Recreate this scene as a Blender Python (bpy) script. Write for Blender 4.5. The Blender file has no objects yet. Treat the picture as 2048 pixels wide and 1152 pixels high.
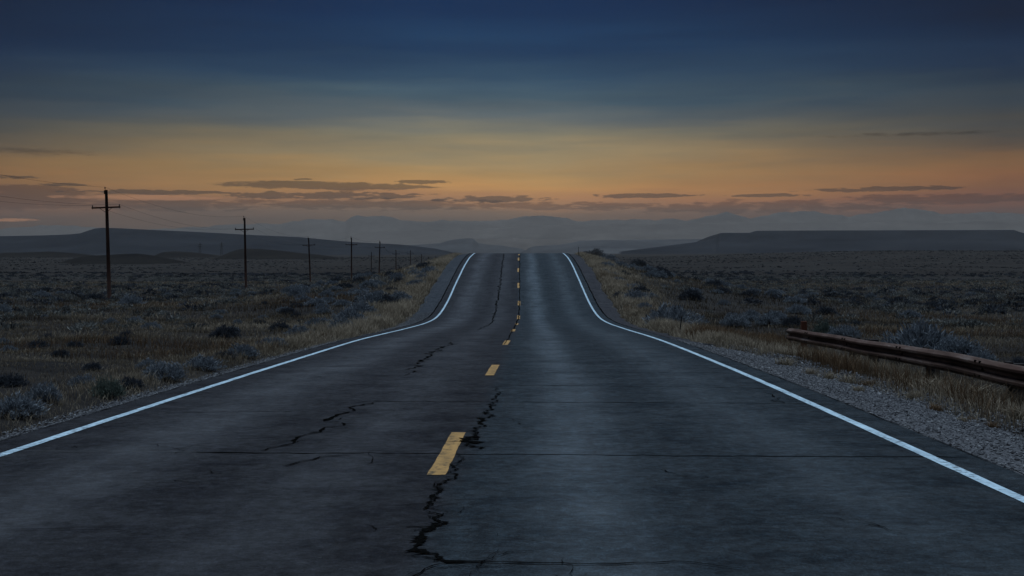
import bpy, math, random
import numpy as np

random.seed(7)
RNG = np.random.default_rng(11)
PI = math.pi
scene = bpy.context.scene
COL = scene.collection

# ------------------------------------------------------------------ camera frame
F = 2600.0            # focal length, in pixels of a 2048 wide frame
CX, HOR = 1024.0, 495.0
EYE = 1.39            # eye height above the road

def srgb(r, g, b):
    def c(v):
        v /= 255.0
        return v / 12.92 if v <= 0.04045 else ((v + 0.055) / 1.055) ** 2.4
    return (c(r), c(g), c(b), 1.0)

def px(x, y, d):
    return ((x - CX) * d / F, d, EYE + (HOR - y) * d / F)

# ------------------------------------------------------------------ terrain functions
_D = np.arange(-60.0, 420.0, 0.25)
def _smooth(v, s):
    k = np.arange(-int(4 * s / 0.25), int(4 * s / 0.25) + 1) * 0.25
    w = np.exp(-0.5 * (k / s) ** 2); w /= w.sum()
    p = len(k) // 2
    return np.convolve(np.pad(v, p, mode='reflect', reflect_type='odd'), w, mode='valid')

_zk = [(-60, .05), (-15, -1.03), (0, -1.39), (6, -1.536), (10.24, -1.634), (18, -1.83), (23.5, -1.99), (26, -2.06), (32, -2.25),
       (41.6, -2.64), (50.5, -2.98), (55, -3.10), (58, -3.15), (61, -3.10), (64, -2.98), (68, -2.74), (75, -2.16), (87, -1.24),
       (96, -.75), (106, -.47), (112, -.48), (120, -.75), (140, -2.2), (170, -4.5), (200, -6.0), (250, -6.9), (300, -7.4), (420, -8.3)]
_Z = _smooth(np.interp(_D, [k[0] for k in _zk], [k[1] for k in _zk]), 1.8) + EYE
_xk = [(-60, -2.0), (0, -.60), (10.2, -.386), (18, -.225), (23.5, -.15), (32, -.06), (41.6, .08), (50.5, .19), (58, .27), (64, .30), (75, .36),
       (87, .44), (106, .56), (150, .8), (420, 2.5)]
_X = _smooth(np.interp(_D, [k[0] for k in _xk], [k[1] for k in _xk]), 4.0)

_pk = np.array([(-60, -.6), (0, -1.55), (20, -2.15), (35, -2.85), (50, -3.3), (80, -3.9), (110, -4.4), (170, -5.4), (250, -6.6), (400, -8.0),
                (700, -10.0), (1500, -13.0), (2500, -16.0), (4000, -20.0), (14500, -42.0), (25000, -60)])

def vnoise(x, y, seed=0):
    xi, yi = np.floor(x).astype(np.int64), np.floor(y).astype(np.int64)
    fx, fy = x - xi, y - yi
    fx, fy = fx * fx * (3 - 2 * fx), fy * fy * (3 - 2 * fy)
    def h(a, b):
        n = (a * 374761393 + b * 668265263 + seed * 974711) & 0x7fffffff
        n = ((n ^ (n >> 13)) * 1274126177) & 0x7fffffff
        return ((n ^ (n >> 16)) & 0xffff) / 65535.0
    a = h(xi, yi) * (1 - fx) + h(xi + 1, yi) * fx
    b = h(xi, yi + 1) * (1 - fx) + h(xi + 1, yi + 1) * fx
    return a * (1 - fy) + b * fy

def fbm(x, y, seed=0, n=4):
    s, a, t = 0.0, 1.0, 0.0
    for i in range(n):
        s = s + a * vnoise(x * 2 ** i, y * 2 ** i, seed + i); t += a; a *= .5
    return s / t - .5

def sstep(a, b, x):
    t = np.clip((x - a) / (b - a), 0, 1)
    return t * t * (3 - 2 * t)

def road_x(d):
    d = np.asarray(d, float)
    far = 2.5 + (d - 420) * .0112
    return np.where(d > 415, far, np.interp(d, _D, _X))

def plain_z(x, d):
    z = np.interp(d, _pk[:, 0], _pk[:, 1])
    u = x / np.maximum(d, 30)
    z = z + 9.0 * sstep(.06, .3, u) * sstep(350, 1300, d) * (1 - .5 * sstep(2200, 4000, d))
    z = z + fbm(x * .05, d * .05, 3) * .5 * sstep(15, 60, d) + fbm(x * .008, d * .012, 5) * 3.2 * sstep(120, 500, d)
    return z + EYE

def road_z(d):
    d = np.asarray(d, float)
    return np.where(d > 410, plain_z(road_x(d), d) + .25, np.interp(d, _D, _Z))

def ground_z(x, d):
    x = np.asarray(x, float); d = np.asarray(d, float)
    l = x - road_x(d)
    al = np.abs(l)
    rz = road_z(d)
    pz = plain_z(x, d)
    hill = sstep(60, 80, d) * (1 - sstep(125, 170, d))
    wid = 15 + 8 * hill + 3 * fbm(x * .0 + d * .06, d * .0, 9)
    w = 1 - sstep(0, 1, (al - 4.4) / wid) 
    w = np.where(hill > 0, w * (1 - hill) + hill * np.clip(1 - np.clip((al - 4.8) / np.where(l > 0, 18.5, 17.0), 0, 1) ** .78, 0, 1), w)
    z = pz + (rz - pz) * w
    # shallow ditch on the right, below the guardrail
    z = z - .55 * np.exp(-((l - 8.6) / 2.4) ** 2) * sstep(4, 16, d) * (1 - sstep(44, 58, d)) * sstep(4.6, 6.2, l)
    z = z - .18 * np.exp(-((l + 7.5) / 2.0) ** 2) * (1 - sstep(40, 60, d))
    rough = sstep(4.6, 7.5, al)
    z = z + rough * (fbm(x * .45, d * .45, 21) * .28 + fbm(x * 1.7, d * 1.7, 23, 2) * .07) * (1 - sstep(200, 500, d))
    # bed under the pavement
    z = np.where(al < 3.9, np.minimum(z, rz - .05 - .22 * (1 - sstep(150, 200, d))), z)
    outer = np.where(l > 0, 4.85 + .45 * (1 - sstep(24, 33, d)), 4.5 + .45 * sstep(40, 60, d))
    dip = .22 * (1 - sstep(150, 200, d)) + .05
    z = np.where((al >= 3.9) & (al < outer + .7), np.minimum(z, rz - dip + (z - rz + dip) * sstep(outer - .25, outer + .6, al)), z)
    return z

_hd = np.concatenate([np.arange(5, 130, .12), np.geomspace(130, 3000, 900)])
def hit(x, y):
    """where the sight line through a photo pixel meets the ground"""
    X = (x - CX) * _hd / F
    Z = EYE + (HOR - y) * _hd / F
    g = ground_z(X, _hd)
    i = np.nonzero(g >= Z)[0]
    d = _hd[i[0]] if len(i) else 2500.0
    return (x - CX) * d / F, float(d)

_rd = np.arange(4.0, 111.0, .05)
_ry = HOR - (np.interp(_rd, _D, _Z) - EYE) * F / _rd
_ry = np.minimum.accumulate(_ry)
def on_road(x, y):
    """photo pixel -> (lateral offset, distance) on the pavement"""
    d = float(np.interp(-y, -_ry, _rd))
    return (x - CX) * d / F - float(road_x(d)), d

# ------------------------------------------------------------------ mesh helpers
def np_mesh(name, verts, faces, mat, parent=None, tint=None, smooth=False, uv=None):
    """verts (N,3); faces: list of (M,k) index arrays"""
    me = bpy.data.meshes.new(name)
    verts = np.asarray(verts, np.float32)
    me.vertices.add(len(verts)); me.vertices.foreach_set('co', verts.ravel())
    loops = np.concatenate([np.asarray(f, np.int32).ravel() for f in faces])
    cnt = np.concatenate([np.full(len(f), np.asarray(f).shape[1], np.int32) for f in faces])
    start = np.concatenate([[0], np.cumsum(cnt)[:-1]]).astype(np.int32)
    me.loops.add(len(loops)); me.loops.foreach_set('vertex_index', loops)
    me.polygons.add(len(cnt)); me.polygons.foreach_set('loop_start', start)
    me.polygons.foreach_set('use_smooth', np.full(len(cnt), smooth, bool))
    me.update(calc_edges=True)
    if tint is not None:
        a = me.attributes.new('tint', 'FLOAT', 'POINT'); a.data.foreach_set('value', np.asarray(tint, np.float32))
    if uv is not None:
        u = me.uv_layers.new(name='road'); u.data.foreach_set('uv', np.asarray(uv, np.float32)[loops].ravel())
    if mat: me.materials.append(mat)
    o = bpy.data.objects.new(name, me); COL.objects.link(o)
    if parent is not None: o.parent = parent
    return o

class MB:
    def __init__(s): s.v, s.f = [], []
    def box(s, c, h, rot=None, taper=1.0):
        n = len(s.v)
        for z in (-1, 1):
            for (x, y) in ((-1, -1), (1, -1), (1, 1), (-1, 1)):
                k = taper if z > 0 else 1
                p = np.array([x * h[0] * k, y * h[1] * k, z * h[2]])
                if rot is not None: p = rot @ p
                s.v.append(tuple(p + np.array(c)))
        for q in ((0, 3, 2, 1), (4, 5, 6, 7), (0, 1, 5, 4), (1, 2, 6, 5), (2, 3, 7, 6), (3, 0, 4, 7)):
            s.f.append(tuple(n + i for i in q))
    def tube(s, pts, rad, seg=8, cap=True):
        pts = [np.array(p, float) for p in pts]
        if not hasattr(rad, '__len__'): rad = [rad] * len(pts)
        n0 = len(s.v)
        for i, p in enumerate(pts):
            t = pts[min(i + 1, len(pts) - 1)] - pts[max(i - 1, 0)]
            t /= np.linalg.norm(t) + 1e-9
            a = np.array([0, 0, 1.]) if abs(t[2]) < .9 else np.array([1., 0, 0])
            u = np.cross(t, a); u /= np.linalg.norm(u); w = np.cross(t, u)
            for k in range(seg):
                q = 2 * PI * k / seg
                s.v.append(tuple(p + rad[i] * (math.cos(q) * u + math.sin(q) * w)))
        for i in range(len(pts) - 1):
            for k in range(seg):
                a, b = n0 + i * seg + k, n0 + i * seg + (k + 1) % seg
                s.f.append((a, b, b + seg, a + seg))
        if cap:
            s.f.append(tuple(n0 + k for k in range(seg)))
            m = n0 + (len(pts) - 1) * seg
            s.f.append(tuple(m + k for k in reversed(range(seg))))
    def build(s, name, mat, parent=None, smooth=False):
        me = bpy.data.meshes.new(name); me.from_pydata(s.v, [], s.f); me.update()
        if smooth: me.polygons.foreach_set('use_smooth', [True] * len(me.polygons))
        me.materials.append(mat)
        o = bpy.data.objects.new(name, me); COL.objects.link(o)
        if parent is not None: o.parent = parent
        return o

def tag(o, label=None, cat=None, group=None, kind=None):
    if label: o['label'] = label
    if cat: o['category'] = cat
    if group: o['group'] = group
    if kind: o['kind'] = kind
    return o

def empty(name, loc, rot=(0, 0, 0), scale=1.0):
    o = bpy.data.objects.new(name, None); COL.objects.link(o)
    o.location = loc; o.rotation_euler = rot; o.scale = (scale,) * 3
    o.empty_display_size = .2
    return o

def copy_tree(o, parent=None):
    c = o.copy(); COL.objects.link(c)
    if parent is not None: c.parent = parent
    for ch in list(o.children): copy_tree(ch, c)
    return c

# ------------------------------------------------------------------ material helpers
class NT:
    def __init__(s, name):
        s.m = bpy.data.materials.new(name); s.m.use_nodes = True
        s.t = s.m.node_tree; s.b = s.t.nodes['Principled BSDF']
    def n(s, t, **kw):
        nd = s.t.nodes.new(t)
        for k, v in kw.items():
            if k.startswith('i_'):
                key = k[2:]
                nd.inputs[int(key) if key.isdigit() else key.replace('_', ' ')].default_value = v
            else: setattr(nd, k, v)
        return nd
    def l(s, a, b): s.t.links.new(a, b)
    def noise(s, vec, scale, detail=4, rough=.55, dist=0.0):
        nd = s.n('ShaderNodeTexNoise', i_Scale=scale, i_Detail=detail, i_Roughness=rough, i_Distortion=dist)
        if vec is not None: s.l(vec, nd.inputs['Vector'])
        return nd.outputs['Fac']
    def vscale(s, vec, sc):
        nd = s.n('ShaderNodeVectorMath', operation='MULTIPLY'); s.l(vec, nd.inputs[0]); nd.inputs[1].default_value = sc
        return nd.outputs[0]
    def ramp(s, fac, stops, interp='LINEAR'):
        nd = s.n('ShaderNodeValToRGB'); cr = nd.color_ramp; cr.interpolation = interp
        while len(cr.elements) < len(stops): cr.elements.new(.5)
        for e, (p, c) in zip(cr.elements, stops):
            e.position = p; e.color = c if len(c) == 4 else (*c, 1)
        if fac is not None: s.l(fac, nd.inputs[0])
        return nd.outputs[0]
    def gray(s, fac, a, b, lo=0.0, hi=1.0):
        nd = s.n('ShaderNodeMapRange', i_1=a, i_2=b, i_3=lo, i_4=hi); s.l(fac, nd.inputs[0]); return nd.outputs[0]
    def mix(s, f, a, b, mode='MIX'):
        nd = s.n('ShaderNodeMix', data_type='RGBA', blend_type=mode)
        for src, k in ((f, 0), (a, 6), (b, 7)):
            if hasattr(src, 'links') or isinstance(src, bpy.types.NodeSocket): s.l(src, nd.inputs[k])
            else: nd.inputs[k].default_value = src if k == 0 or len(src) == 4 else (*src, 1)
        return nd.outputs[2]
    def math(s, op, a, b=None, c=None, clamp=False):
        nd = s.n('ShaderNodeMath', operation=op, use_clamp=clamp)
        for k, v in enumerate((a, b, c)):
            if v is None: continue
            if isinstance(v, bpy.types.NodeSocket): s.l(v, nd.inputs[k])
            else: nd.inputs[k].default_value = v
        return nd.outputs[0]
    def bump(s, h, strength, dist):
        nd = s.n('ShaderNodeBump', i_Strength=strength, i_Distance=dist); s.l(h, nd.inputs['Height'])
        s.l(nd.outputs[0], s.b.inputs['Normal'])
    def set(s, **kw):
        for k, v in kw.items():
            i = s.b.inputs[k.replace('_', ' ')]
            if isinstance(v, bpy.types.NodeSocket): s.l(v, i)
            else: i.default_value = v if not (isinstance(v, tuple) and len(v) == 3) else (*v, 1)
        return s.m

def objco(n): return n.n('ShaderNodeTexCoord').outputs['Object']

def mat_road(name, base_l, base_r):
    n = NT(name)
    uv = n.n('ShaderNodeUVMap', uv_map='road').outputs[0]
    sep = n.n('ShaderNodeSeparateXYZ'); n.l(uv, sep.inputs[0]); lat, dist = sep.outputs[0], sep.outputs[1]
    edge = n.noise(n.vscale(uv, (1.6, 1.1, 1)), 1.0, 6, .65)
    side = n.math('ADD', lat, n.math('MULTIPLY', n.math('SUBTRACT', edge, .5), .4))
    tone = n.mix(n.gray(side, -.08, .14), base_l, base_r)
    # wheel paths, polished and paler, the inner one of the right lane most of all
    wob = n.noise(n.vscale(uv, (.8, .10, 1)), 1.0, 5, .6)
    wl = n.math('ADD', lat, n.math('MULTIPLY', n.math('SUBTRACT', wob, .5), .7))
    def band(c, wdt, amp):
        t = n.math('DIVIDE', n.math('SUBTRACT', wl, c), wdt)
        return n.math('MULTIPLY', n.math('POWER', 2.718, n.math('MULTIPLY', n.math('MULTIPLY', t, t), -1.0)), amp)
    wheel = n.math('ADD', n.math('ADD', band(.92, .34, .85), band(2.62, .42, .36)), n.math('ADD', band(-.95, .40, .32), band(-2.6, .50, .60)))
    brk = n.noise(n.vscale(uv, (.9, .55, 1)), 1.0, 7, .68)
    wheel = n.math('MULTIPLY', wheel, n.gray(brk, .32, .62, .25, 1.15))
    tone = n.mix(n.math('MULTIPLY', wheel, .7, clamp=True), tone, n.mix(1.0, tone, (2.3, 2.6, 2.7), 'MULTIPLY'))
    streak = n.noise(n.vscale(uv, (5.0, .05, 1)), 1.0, 5, .6)
    tone = n.mix(n.gray(streak, .5, .68, 0, .55), tone, n.mix(1.0, tone, (.5, .5, .55), 'MULTIPLY'))
    # blotches, grain and pale flecks
    blot = n.noise(uv, 1.5, 10, .80)
    tone = n.mix(n.gray(blot, .38, .54, .42, 0), tone, n.mix(1.0, tone, (.48, .48, .53), 'MULTIPLY'))
    tone = n.mix(n.gray(blot, .53, .68, 0, .42), tone, n.mix(1.0, tone, (1.55, 1.6, 1.65), 'MULTIPLY'))
    agg2 = n.noise(uv, 9, 6, .85)
    tone = n.mix(n.gray(agg2, .40, .53, .8, 0), tone, n.mix(1.0, tone, (.30, .30, .34), 'MULTIPLY'))
    tone = n.mix(n.gray(agg2, .52, .66, 0, .8), tone, n.mix(1.0, tone, (1.9, 1.95, 2.0), 'MULTIPLY'))
    agg = n.noise(uv, 70, 3, .8)
    tone = n.mix(n.gray(agg, .36, .64), n.mix(1.0, tone, (.3, .3, .33), 'MULTIPLY'), n.mix(1.0, tone, (2.0, 2.0, 2.0), 'MULTIPLY'))
    pale = n.noise(n.vscale(uv, (3.2, 6.5, 1)), 2.0, 6, .72)
    pal2 = n.noise(uv, .55, 3, .5)
    pm = n.math('MULTIPLY', n.gray(pale, .63, .68), n.gray(pal2, .44, .60))
    tone = n.mix(n.math('MULTIPLY', pm, .6), tone, (.12, .125, .13))
    spec = n.math('ADD', n.math('MULTIPLY', wheel, .55), n.gray(blot, .36, .66, .05, .30), clamp=True)
    rough = n.math('SUBTRACT', n.gray(agg2, .35, .65, .80, .62), n.math('MULTIPLY', wheel, .20))
    n.bump(n.math('ADD', agg, n.math('MULTIPLY', agg2, 1.3)), 1.0, .014)
    return n.set(Base_Color=tone, Roughness=rough, Specular_IOR_Level=spec)

def mat_paint(name, col, worn, wear):
    n = NT(name); uv = n.n('ShaderNodeUVMap', uv_map='road').outputs[0]
    a = n.noise(uv, 14, 6, .75); b = n.noise(n.vscale(uv, (9, 1.1, 1)), 1.0, 3, .6); c = n.noise(uv, 120, 2, .6)
    w = n.math('MULTIPLY', n.gray(a, .46, .60), n.gray(b, .34, .62), clamp=True)
    t = n.mix(n.math('MULTIPLY', w, wear), col, worn)
    t = n.mix(n.gray(n.noise(n.vscale(uv, (6, 1.6, 1)), 1.0, 6, .7), .42, .66, 0, .55), t, n.mix(1.0, t, (.5, .52, .54), 'MULTIPLY'))
    t = n.mix(n.gray(c, .5, .8, 0, .45), t, n.mix(1.0, t, (.5, .5, .52), 'MULTIPLY'))
    n.bump(c, .4, .004)
    return n.set(Base_Color=t, Roughness=.62, Specular_IOR_Level=.35)

def mat_plain(name, a, b, scale, rough=.9, bump=0.0, spec=.2, detail=5):
    n = NT(name); v = objco(n); f = n.noise(v, scale, detail, .65)
    n.set(Base_Color=n.ramp(f, [(.3, a), (.7, b)]), Roughness=rough, Specular_IOR_Level=spec)
    if bump: n.bump(f, 1.0, bump)
    return n.m

def mat_tint(name, stops, spec=.15):
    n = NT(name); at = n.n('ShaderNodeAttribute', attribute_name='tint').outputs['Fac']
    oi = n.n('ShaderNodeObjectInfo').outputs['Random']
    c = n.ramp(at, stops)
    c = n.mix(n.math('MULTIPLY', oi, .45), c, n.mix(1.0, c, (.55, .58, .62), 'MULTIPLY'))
    tr = n.n('ShaderNodeBsdfTranslucent'); n.l(c, tr.inputs[0])
    n.set(Base_Color=c, Roughness=.85, Specular_IOR_Level=spec)
    mx = n.n('ShaderNodeMixShader', i_0=.30); n.l(n.b.outputs[0], mx.inputs[1]); n.l(tr.outputs[0], mx.inputs[2])
    n.l(mx.outputs[0], n.t.nodes['Material Output'].inputs[0])
    return n.m

def mat_ground():
    n = NT('dry_ground'); v = objco(n)
    big = n.noise(n.vscale(v, (.010, .018, .01)), 1.0, 6, .6)
    mid = n.noise(n.vscale(v, (.09, .13, .1)), 1.0, 6, .65)
    sml = n.noise(v, 1.3, 6, .7)
    fin = n.noise(v, 11, 4, .7)
    c = n.ramp(mid, [(.28, (.022, .019, .018)), (.43, (.036, .031, .027)), (.55, (.064, .054, .043)), (.66, (.048, .038, .031)), (.8, (.048, .028, .020))])
    c = n.mix(1.0, c, (.62, .60, .60), 'MULTIPLY')
    d = n.ramp(big, [(.32, (.008, .009, .012)), (.47, (.015, .015, .018)), (.56, (.027, .028, .031)), (.7, (.012, .012, .014))])
    c = n.mix(.5, c, d)
    c = n.mix(n.gray(sml, .35, .62, .75, 0), c, n.mix(1.0, c, (.38, .38, .42), 'MULTIPLY'))
    c = n.mix(n.gray(fin, .4, .7, 0, .5), c, n.mix(1.0, c, (1.7, 1.6, 1.5), 'MULTIPLY'))
    n.bump(n.math('ADD', sml, n.math('MULTIPLY', fin, .25)), 1.0, .25)
    return n.set(Base_Color=c, Roughness=.95, Specular_IOR_Level=.1)

def mat_hill(name, a, b, sc):
    n = NT(name); v = objco(n)
    f = n.noise(n.vscale(v, (sc, sc, sc * 5)), 1.0, 6, .65)
    g = n.noise(n.vscale(v, (sc * 7, sc * 4, sc * 9)), 1.0, 4, .65)
    c = n.mix(n.gray(g, .35, .7, 0, .6), n.ramp(f, [(.3, a), (.7, b)]), n.mix(1.0, n.ramp(f, [(.3, a), (.7, b)]), (.5, .5, .52), 'MULTIPLY'))
    return n.set(Base_Color=c, Roughness=1.0, Specular_IOR_Level=.05)

M = dict(
    road=mat_road('asphalt', (.0125, .0128, .0165), (.0135, .0200, .0260)),
    apron=mat_road('shoulder_asphalt', (.026, .030, .037), (.024, .023, .027)),
    white=mat_paint('white_paint', (.44, .58, .69), (.05, .058, .066), 1.0),
    yellow=mat_paint('yellow_paint', (.40, .22, .07), (.04, .033, .02), 1.0),
    crack=mat_plain('open_crack', (.002, .002, .002), (.005, .005, .005), 20, 1.0, spec=0.0),
    pale=mat_plain('pale_sealant', (.085, .09, .09), (.14, .145, .14), 6, .9),
    gravel=mat_plain('gravel_bed', (.022, .022, .026), (.13, .132, .148), 34, .95, .03, detail=3),
    ground=mat_ground(),
    stone=mat_tint('pale_stone', [(0, (.05, .05, .058)), (.5, (.135, .137, .152)), (1, (.29, .295, .315))]),
    grass=mat_tint('dry_grass', [(0, (.026, .020, .015)), (.3, (.125, .096, .067)), (.6, (.30, .245, .180)), (1, (.52, .44, .34))]),
    rustgrass=mat_tint('rust_grass', [(0, (.028, .018, .011)), (.4, (.10, .060, .034)), (.75, (.19, .125, .076)), (1, (.31, .23, .15))]),
    sage=mat_tint('sage_leaves', [(0, (.024, .027, .033)), (.45, (.105, .120, .142)), (.8, (.225, .252, .29)), (1, (.31, .34, .38))]),
    greensage=mat_tint('green_leaves', [(0, (.022, .030, .028)), (.5, (.07, .092, .082)), (1, (.16, .185, .16))]),
    darksage=mat_tint('dark_leaves', [(0, (.009, .011, .014)), (.5, (.036, .041, .052)), (1, (.10, .112, .135))]),
    scrub=mat_tint('scrub_leaves', [(0, (.022, .023, .024)), (.45, (.085, .088, .088)), (.8, (.19, .19, .18)), (1, (.26, .255, .24))]),
    farscrub=mat_tint('far_scrub_leaves', [(0, (.010, .012, .016)), (.5, (.035, .039, .046)), (1, (.08, .088, .10))]),
    stem=mat_plain('woody_stem', (.016, .013, .012), (.045, .037, .032), 9),
    wood=mat_plain('weathered_pole', (.016, .009, .008), (.050, .021, .015), 1.6, .9, .004),
    darkwood=mat_plain('dark_timber', (.010, .010, .012), (.028, .024, .024), 5, .92, .01),
    redwood=mat_plain('red_timber', (.05, .017, .011), (.12, .042, .025), 5, .9, .01),
    porcelain=mat_plain('dark_porcelain', (.012, .010, .010), (.03, .024, .022), 5, .35, spec=.5),
    wire=mat_plain('wire_metal', (.015, .015, .016), (.03, .03, .032), 5, .7),
    steel=mat_plain('post_steel', (.015, .014, .015), (.04, .036, .034), 7, .8),
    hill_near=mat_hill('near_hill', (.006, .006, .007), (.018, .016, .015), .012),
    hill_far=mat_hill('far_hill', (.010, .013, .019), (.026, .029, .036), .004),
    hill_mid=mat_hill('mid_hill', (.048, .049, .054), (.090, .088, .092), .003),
    mountain=mat_hill('haze_paled_rock', (.078, .068, .064), (.130, .112, .103), .0016),  # rock colour paled so the far ranges look faded by haze
)
def mat_rust():
    n = NT('rusted_steel'); v = objco(n)
    a = n.noise(n.vscale(v, (2.0, .5, 3.5)), 1.0, 7, .66); b = n.noise(n.vscale(v, (6, .7, 14)), 1.0, 5, .7); c = n.noise(v, 45, 3, .7)
    col = n.ramp(a, [(.28, (.024, .010, .007)), (.44, (.060, .030, .021)), (.54, (.105, .064, .050)), (.66, (.19, .150, .135))])
    col = n.mix(n.gray(b, .5, .72, 0, .7), col, (.055, .018, .010))
    col = n.mix(n.gray(c, .45, .75, 0, .5), col, (.03, .013, .009))
    n.bump(c, .5, .004)
    return n.set(Base_Color=col, Roughness=n.gray(a, .3, .7, .8, .5), Metallic=.25, Specular_IOR_Level=.4)
M['rust'] = mat_rust()

# ------------------------------------------------------------------ ground
def graded(a, segs):
    out = [a]
    for end, step, g in segs:
        while out[-1] < end:
            out.append(out[-1] + step); step *= g
    return np.array(out)
latp = graded(0, [(3.9, .97, 1), (9, .28, 1), (30, .4, 1.02), (6500, .9, 1.12)])
lats = np.concatenate([-latp[:0:-1], latp])
rows = graded(-14, [(120, .45, 1), (17000, .55, 1.035)])
LL, DD = np.meshgrid(lats, rows)
XX = LL + road_x(DD)
ZZ = ground_z(XX, DD)
nr, nc = XX.shape
idx = np.arange(nr * nc).reshape(nr, nc)
quads = np.stack([idx[:-1, :-1], idx[:-1, 1:], idx[1:, 1:], idx[1:, :-1]], -1).reshape(-1, 4)
tag(np_mesh('ground', np.stack([XX, DD, ZZ], -1).reshape(-1, 3), [quads], M['ground'], smooth=True), kind='structure')

# ------------------------------------------------------------------ road and everything laid on it
def strip(name, lat_cols, d_rows, zoff, mat, parent=None, drop=None):
    L, D = np.meshgrid(np.asarray(lat_cols, float), d_rows)
    if callable(zoff): Zo = zoff(L, D)
    else: Zo = np.full_like(L, zoff)
    X = L + road_x(D); Z = road_z(D) + Zo
    r, c = X.shape; ix = np.arange(r * c).reshape(r, c)
    q = np.stack([ix[:-1, :-1], ix[:-1, 1:], ix[1:, 1:], ix[1:, :-1]], -1).reshape(-1, 4)
    return np_mesh(name, np.stack([X, D, Z], -1).reshape(-1, 3), [q], mat, parent, smooth=True, uv=np.stack([L, D], -1).reshape(-1, 2))

near_rows = np.concatenate([np.arange(-13.5, 160, .3), np.geomspace(160, 4200, 160)])
PAVE = 4.02
road = tag(strip('road', [-PAVE, -3.6, -2.4, -1.2, 0, 1.2, 2.4, 3.6, PAVE], near_rows, 0.0, M['road']), kind='structure')

def ragged(base, amp, seed):
    return lambda d: base + amp * (fbm(d * .8, d * 0 + .3, seed) + .6 * fbm(d * 4, d * 0 + .7, seed + 4, 3))

def side_strip(name, sgn, inner, outer_fn, d_rows, z_in, z_out, mat, parent=None, cols=7):
    t = np.linspace(0, 1, cols)
    D = np.repeat(np.asarray(d_rows)[:, None], cols, 1)
    outer = outer_fn(D)
    L = sgn * (inner + (outer - inner) * t[None, :])
    Z = road_z(D) + z_in + (z_out - z_in) * t[None, :] ** 1.6
    X = L + road_x(D)
    r, c = X.shape; ix = np.arange(r * c).reshape(r, c)
    q = np.stack([ix[:-1, :-1], ix[:-1, 1:], ix[1:, 1:], ix[1:, :-1]], -1).reshape(-1, 4)
    return np_mesh(name, np.stack([X, D, Z], -1).reshape(-1, 3), [q], mat, parent, smooth=True, uv=np.stack([L, D], -1).reshape(-1, 2))

sh_rows = np.arange(-13, 150, .25)
def right_outer(d): return 4.85 + .45 * (1 - sstep(24, 33, d)) + .5 * (fbm(d * .7, d * 0 + .3, 41))
def left_outer(d): return 4.50 + .45 * sstep(40, 60, d) + .3 * (fbm(d * .8, d * 0 + .3, 47))
tag(side_strip('gravel_shoulder', 1, PAVE - .15, right_outer, sh_rows[sh_rows < 33], -.03, -.16, M['gravel']), kind='structure')
tag(side_strip('gravel_shoulder', -1, PAVE - .15, left_outer, sh_rows[sh_rows < 44], -.03, -.12, M['gravel']), kind='structure')
tag(side_strip('paved_shoulder', 1, PAVE - .15, right_outer, sh_rows[sh_rows > 31], -.045, -.12, M['apron']), kind='structure')
tag(side_strip('paved_shoulder', -1, PAVE - .15, left_outer, sh_rows[sh_rows > 42], -.045, -.12, M['apron']), kind='structure')

def line_strip(name, centre_fn, half, d_rows, zoff, mat, seed, parent=road, raw=.012):
    D = np.repeat(np.asarray(d_rows)[:, None], 3, 1)
    r1 = raw * (fbm(d_rows * 3.1, d_rows * 0, seed, 5)); r2 = raw * (fbm(d_rows * 3.3, d_rows * 0, seed + 9, 5))
    c = centre_fn(d_rows)
    L = np.stack([c - half + r1, c, c + half + r2], -1)
    X = L + road_x(D); Z = road_z(D) + zoff
    r = len(d_rows); ix = np.arange(r * 3).reshape(r, 3)
    q = np.stack([ix[:-1, :-1], ix[:-1, 1:], ix[1:, 1:], ix[1:, :-1]], -1).reshape(-1, 4)
    return np_mesh(name, np.stack([X, D, Z], -1).reshape(-1, 3), [q], mat, parent, smooth=True, uv=np.stack([L, D], -1).reshape(-1, 2))

ln_rows = np.concatenate([np.arange(-13, 150, .15), np.geomspace(150, 4200, 120)])
line_strip('edge_line', lambda d: -3.64 + .02 * fbm(d * .2, d * 0, 3), .047, ln_rows, .004, M['white'], 61)
line_strip('edge_line', lambda d: 3.64 + .02 * fbm(d * .2, d * 0, 5), .047, ln_rows, .004, M['white'], 71)
dash_px = [((872.7, 950.7), (916.8, 865.3)), ((979, 751), (991, 730)), ((1010, 690), (1016, 681)), ((1025, 663), (1028, 658.5)),
           ((1032.5, 649.8), (1034, 646.5)), ((1036.8, 638), (1037.3, 631)), ((1038, 611), (1038, 602)), ((1037, 576), (1037, 566)),
           ((1036.8, 544), (1036.8, 536.5)), ((1037.2, 521), (1037.4, 515.5)), ((1038, 510.5), (1038, 508.5))]
for i, (a, b) in enumerate(dash_px):
    (l0, d0), (l1, d1) = on_road(*a), on_road(*b)
    dr = np.linspace(d0, d1, 26)
    line_strip('centre_dash', lambda d, l0=l0, l1=l1, d0=d0, d1=d1: l0 + (l1 - l0) * (d - d0) / (d1 - d0), .064, dr, .004, M['yellow'], 80 + i, raw=.02)

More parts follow.
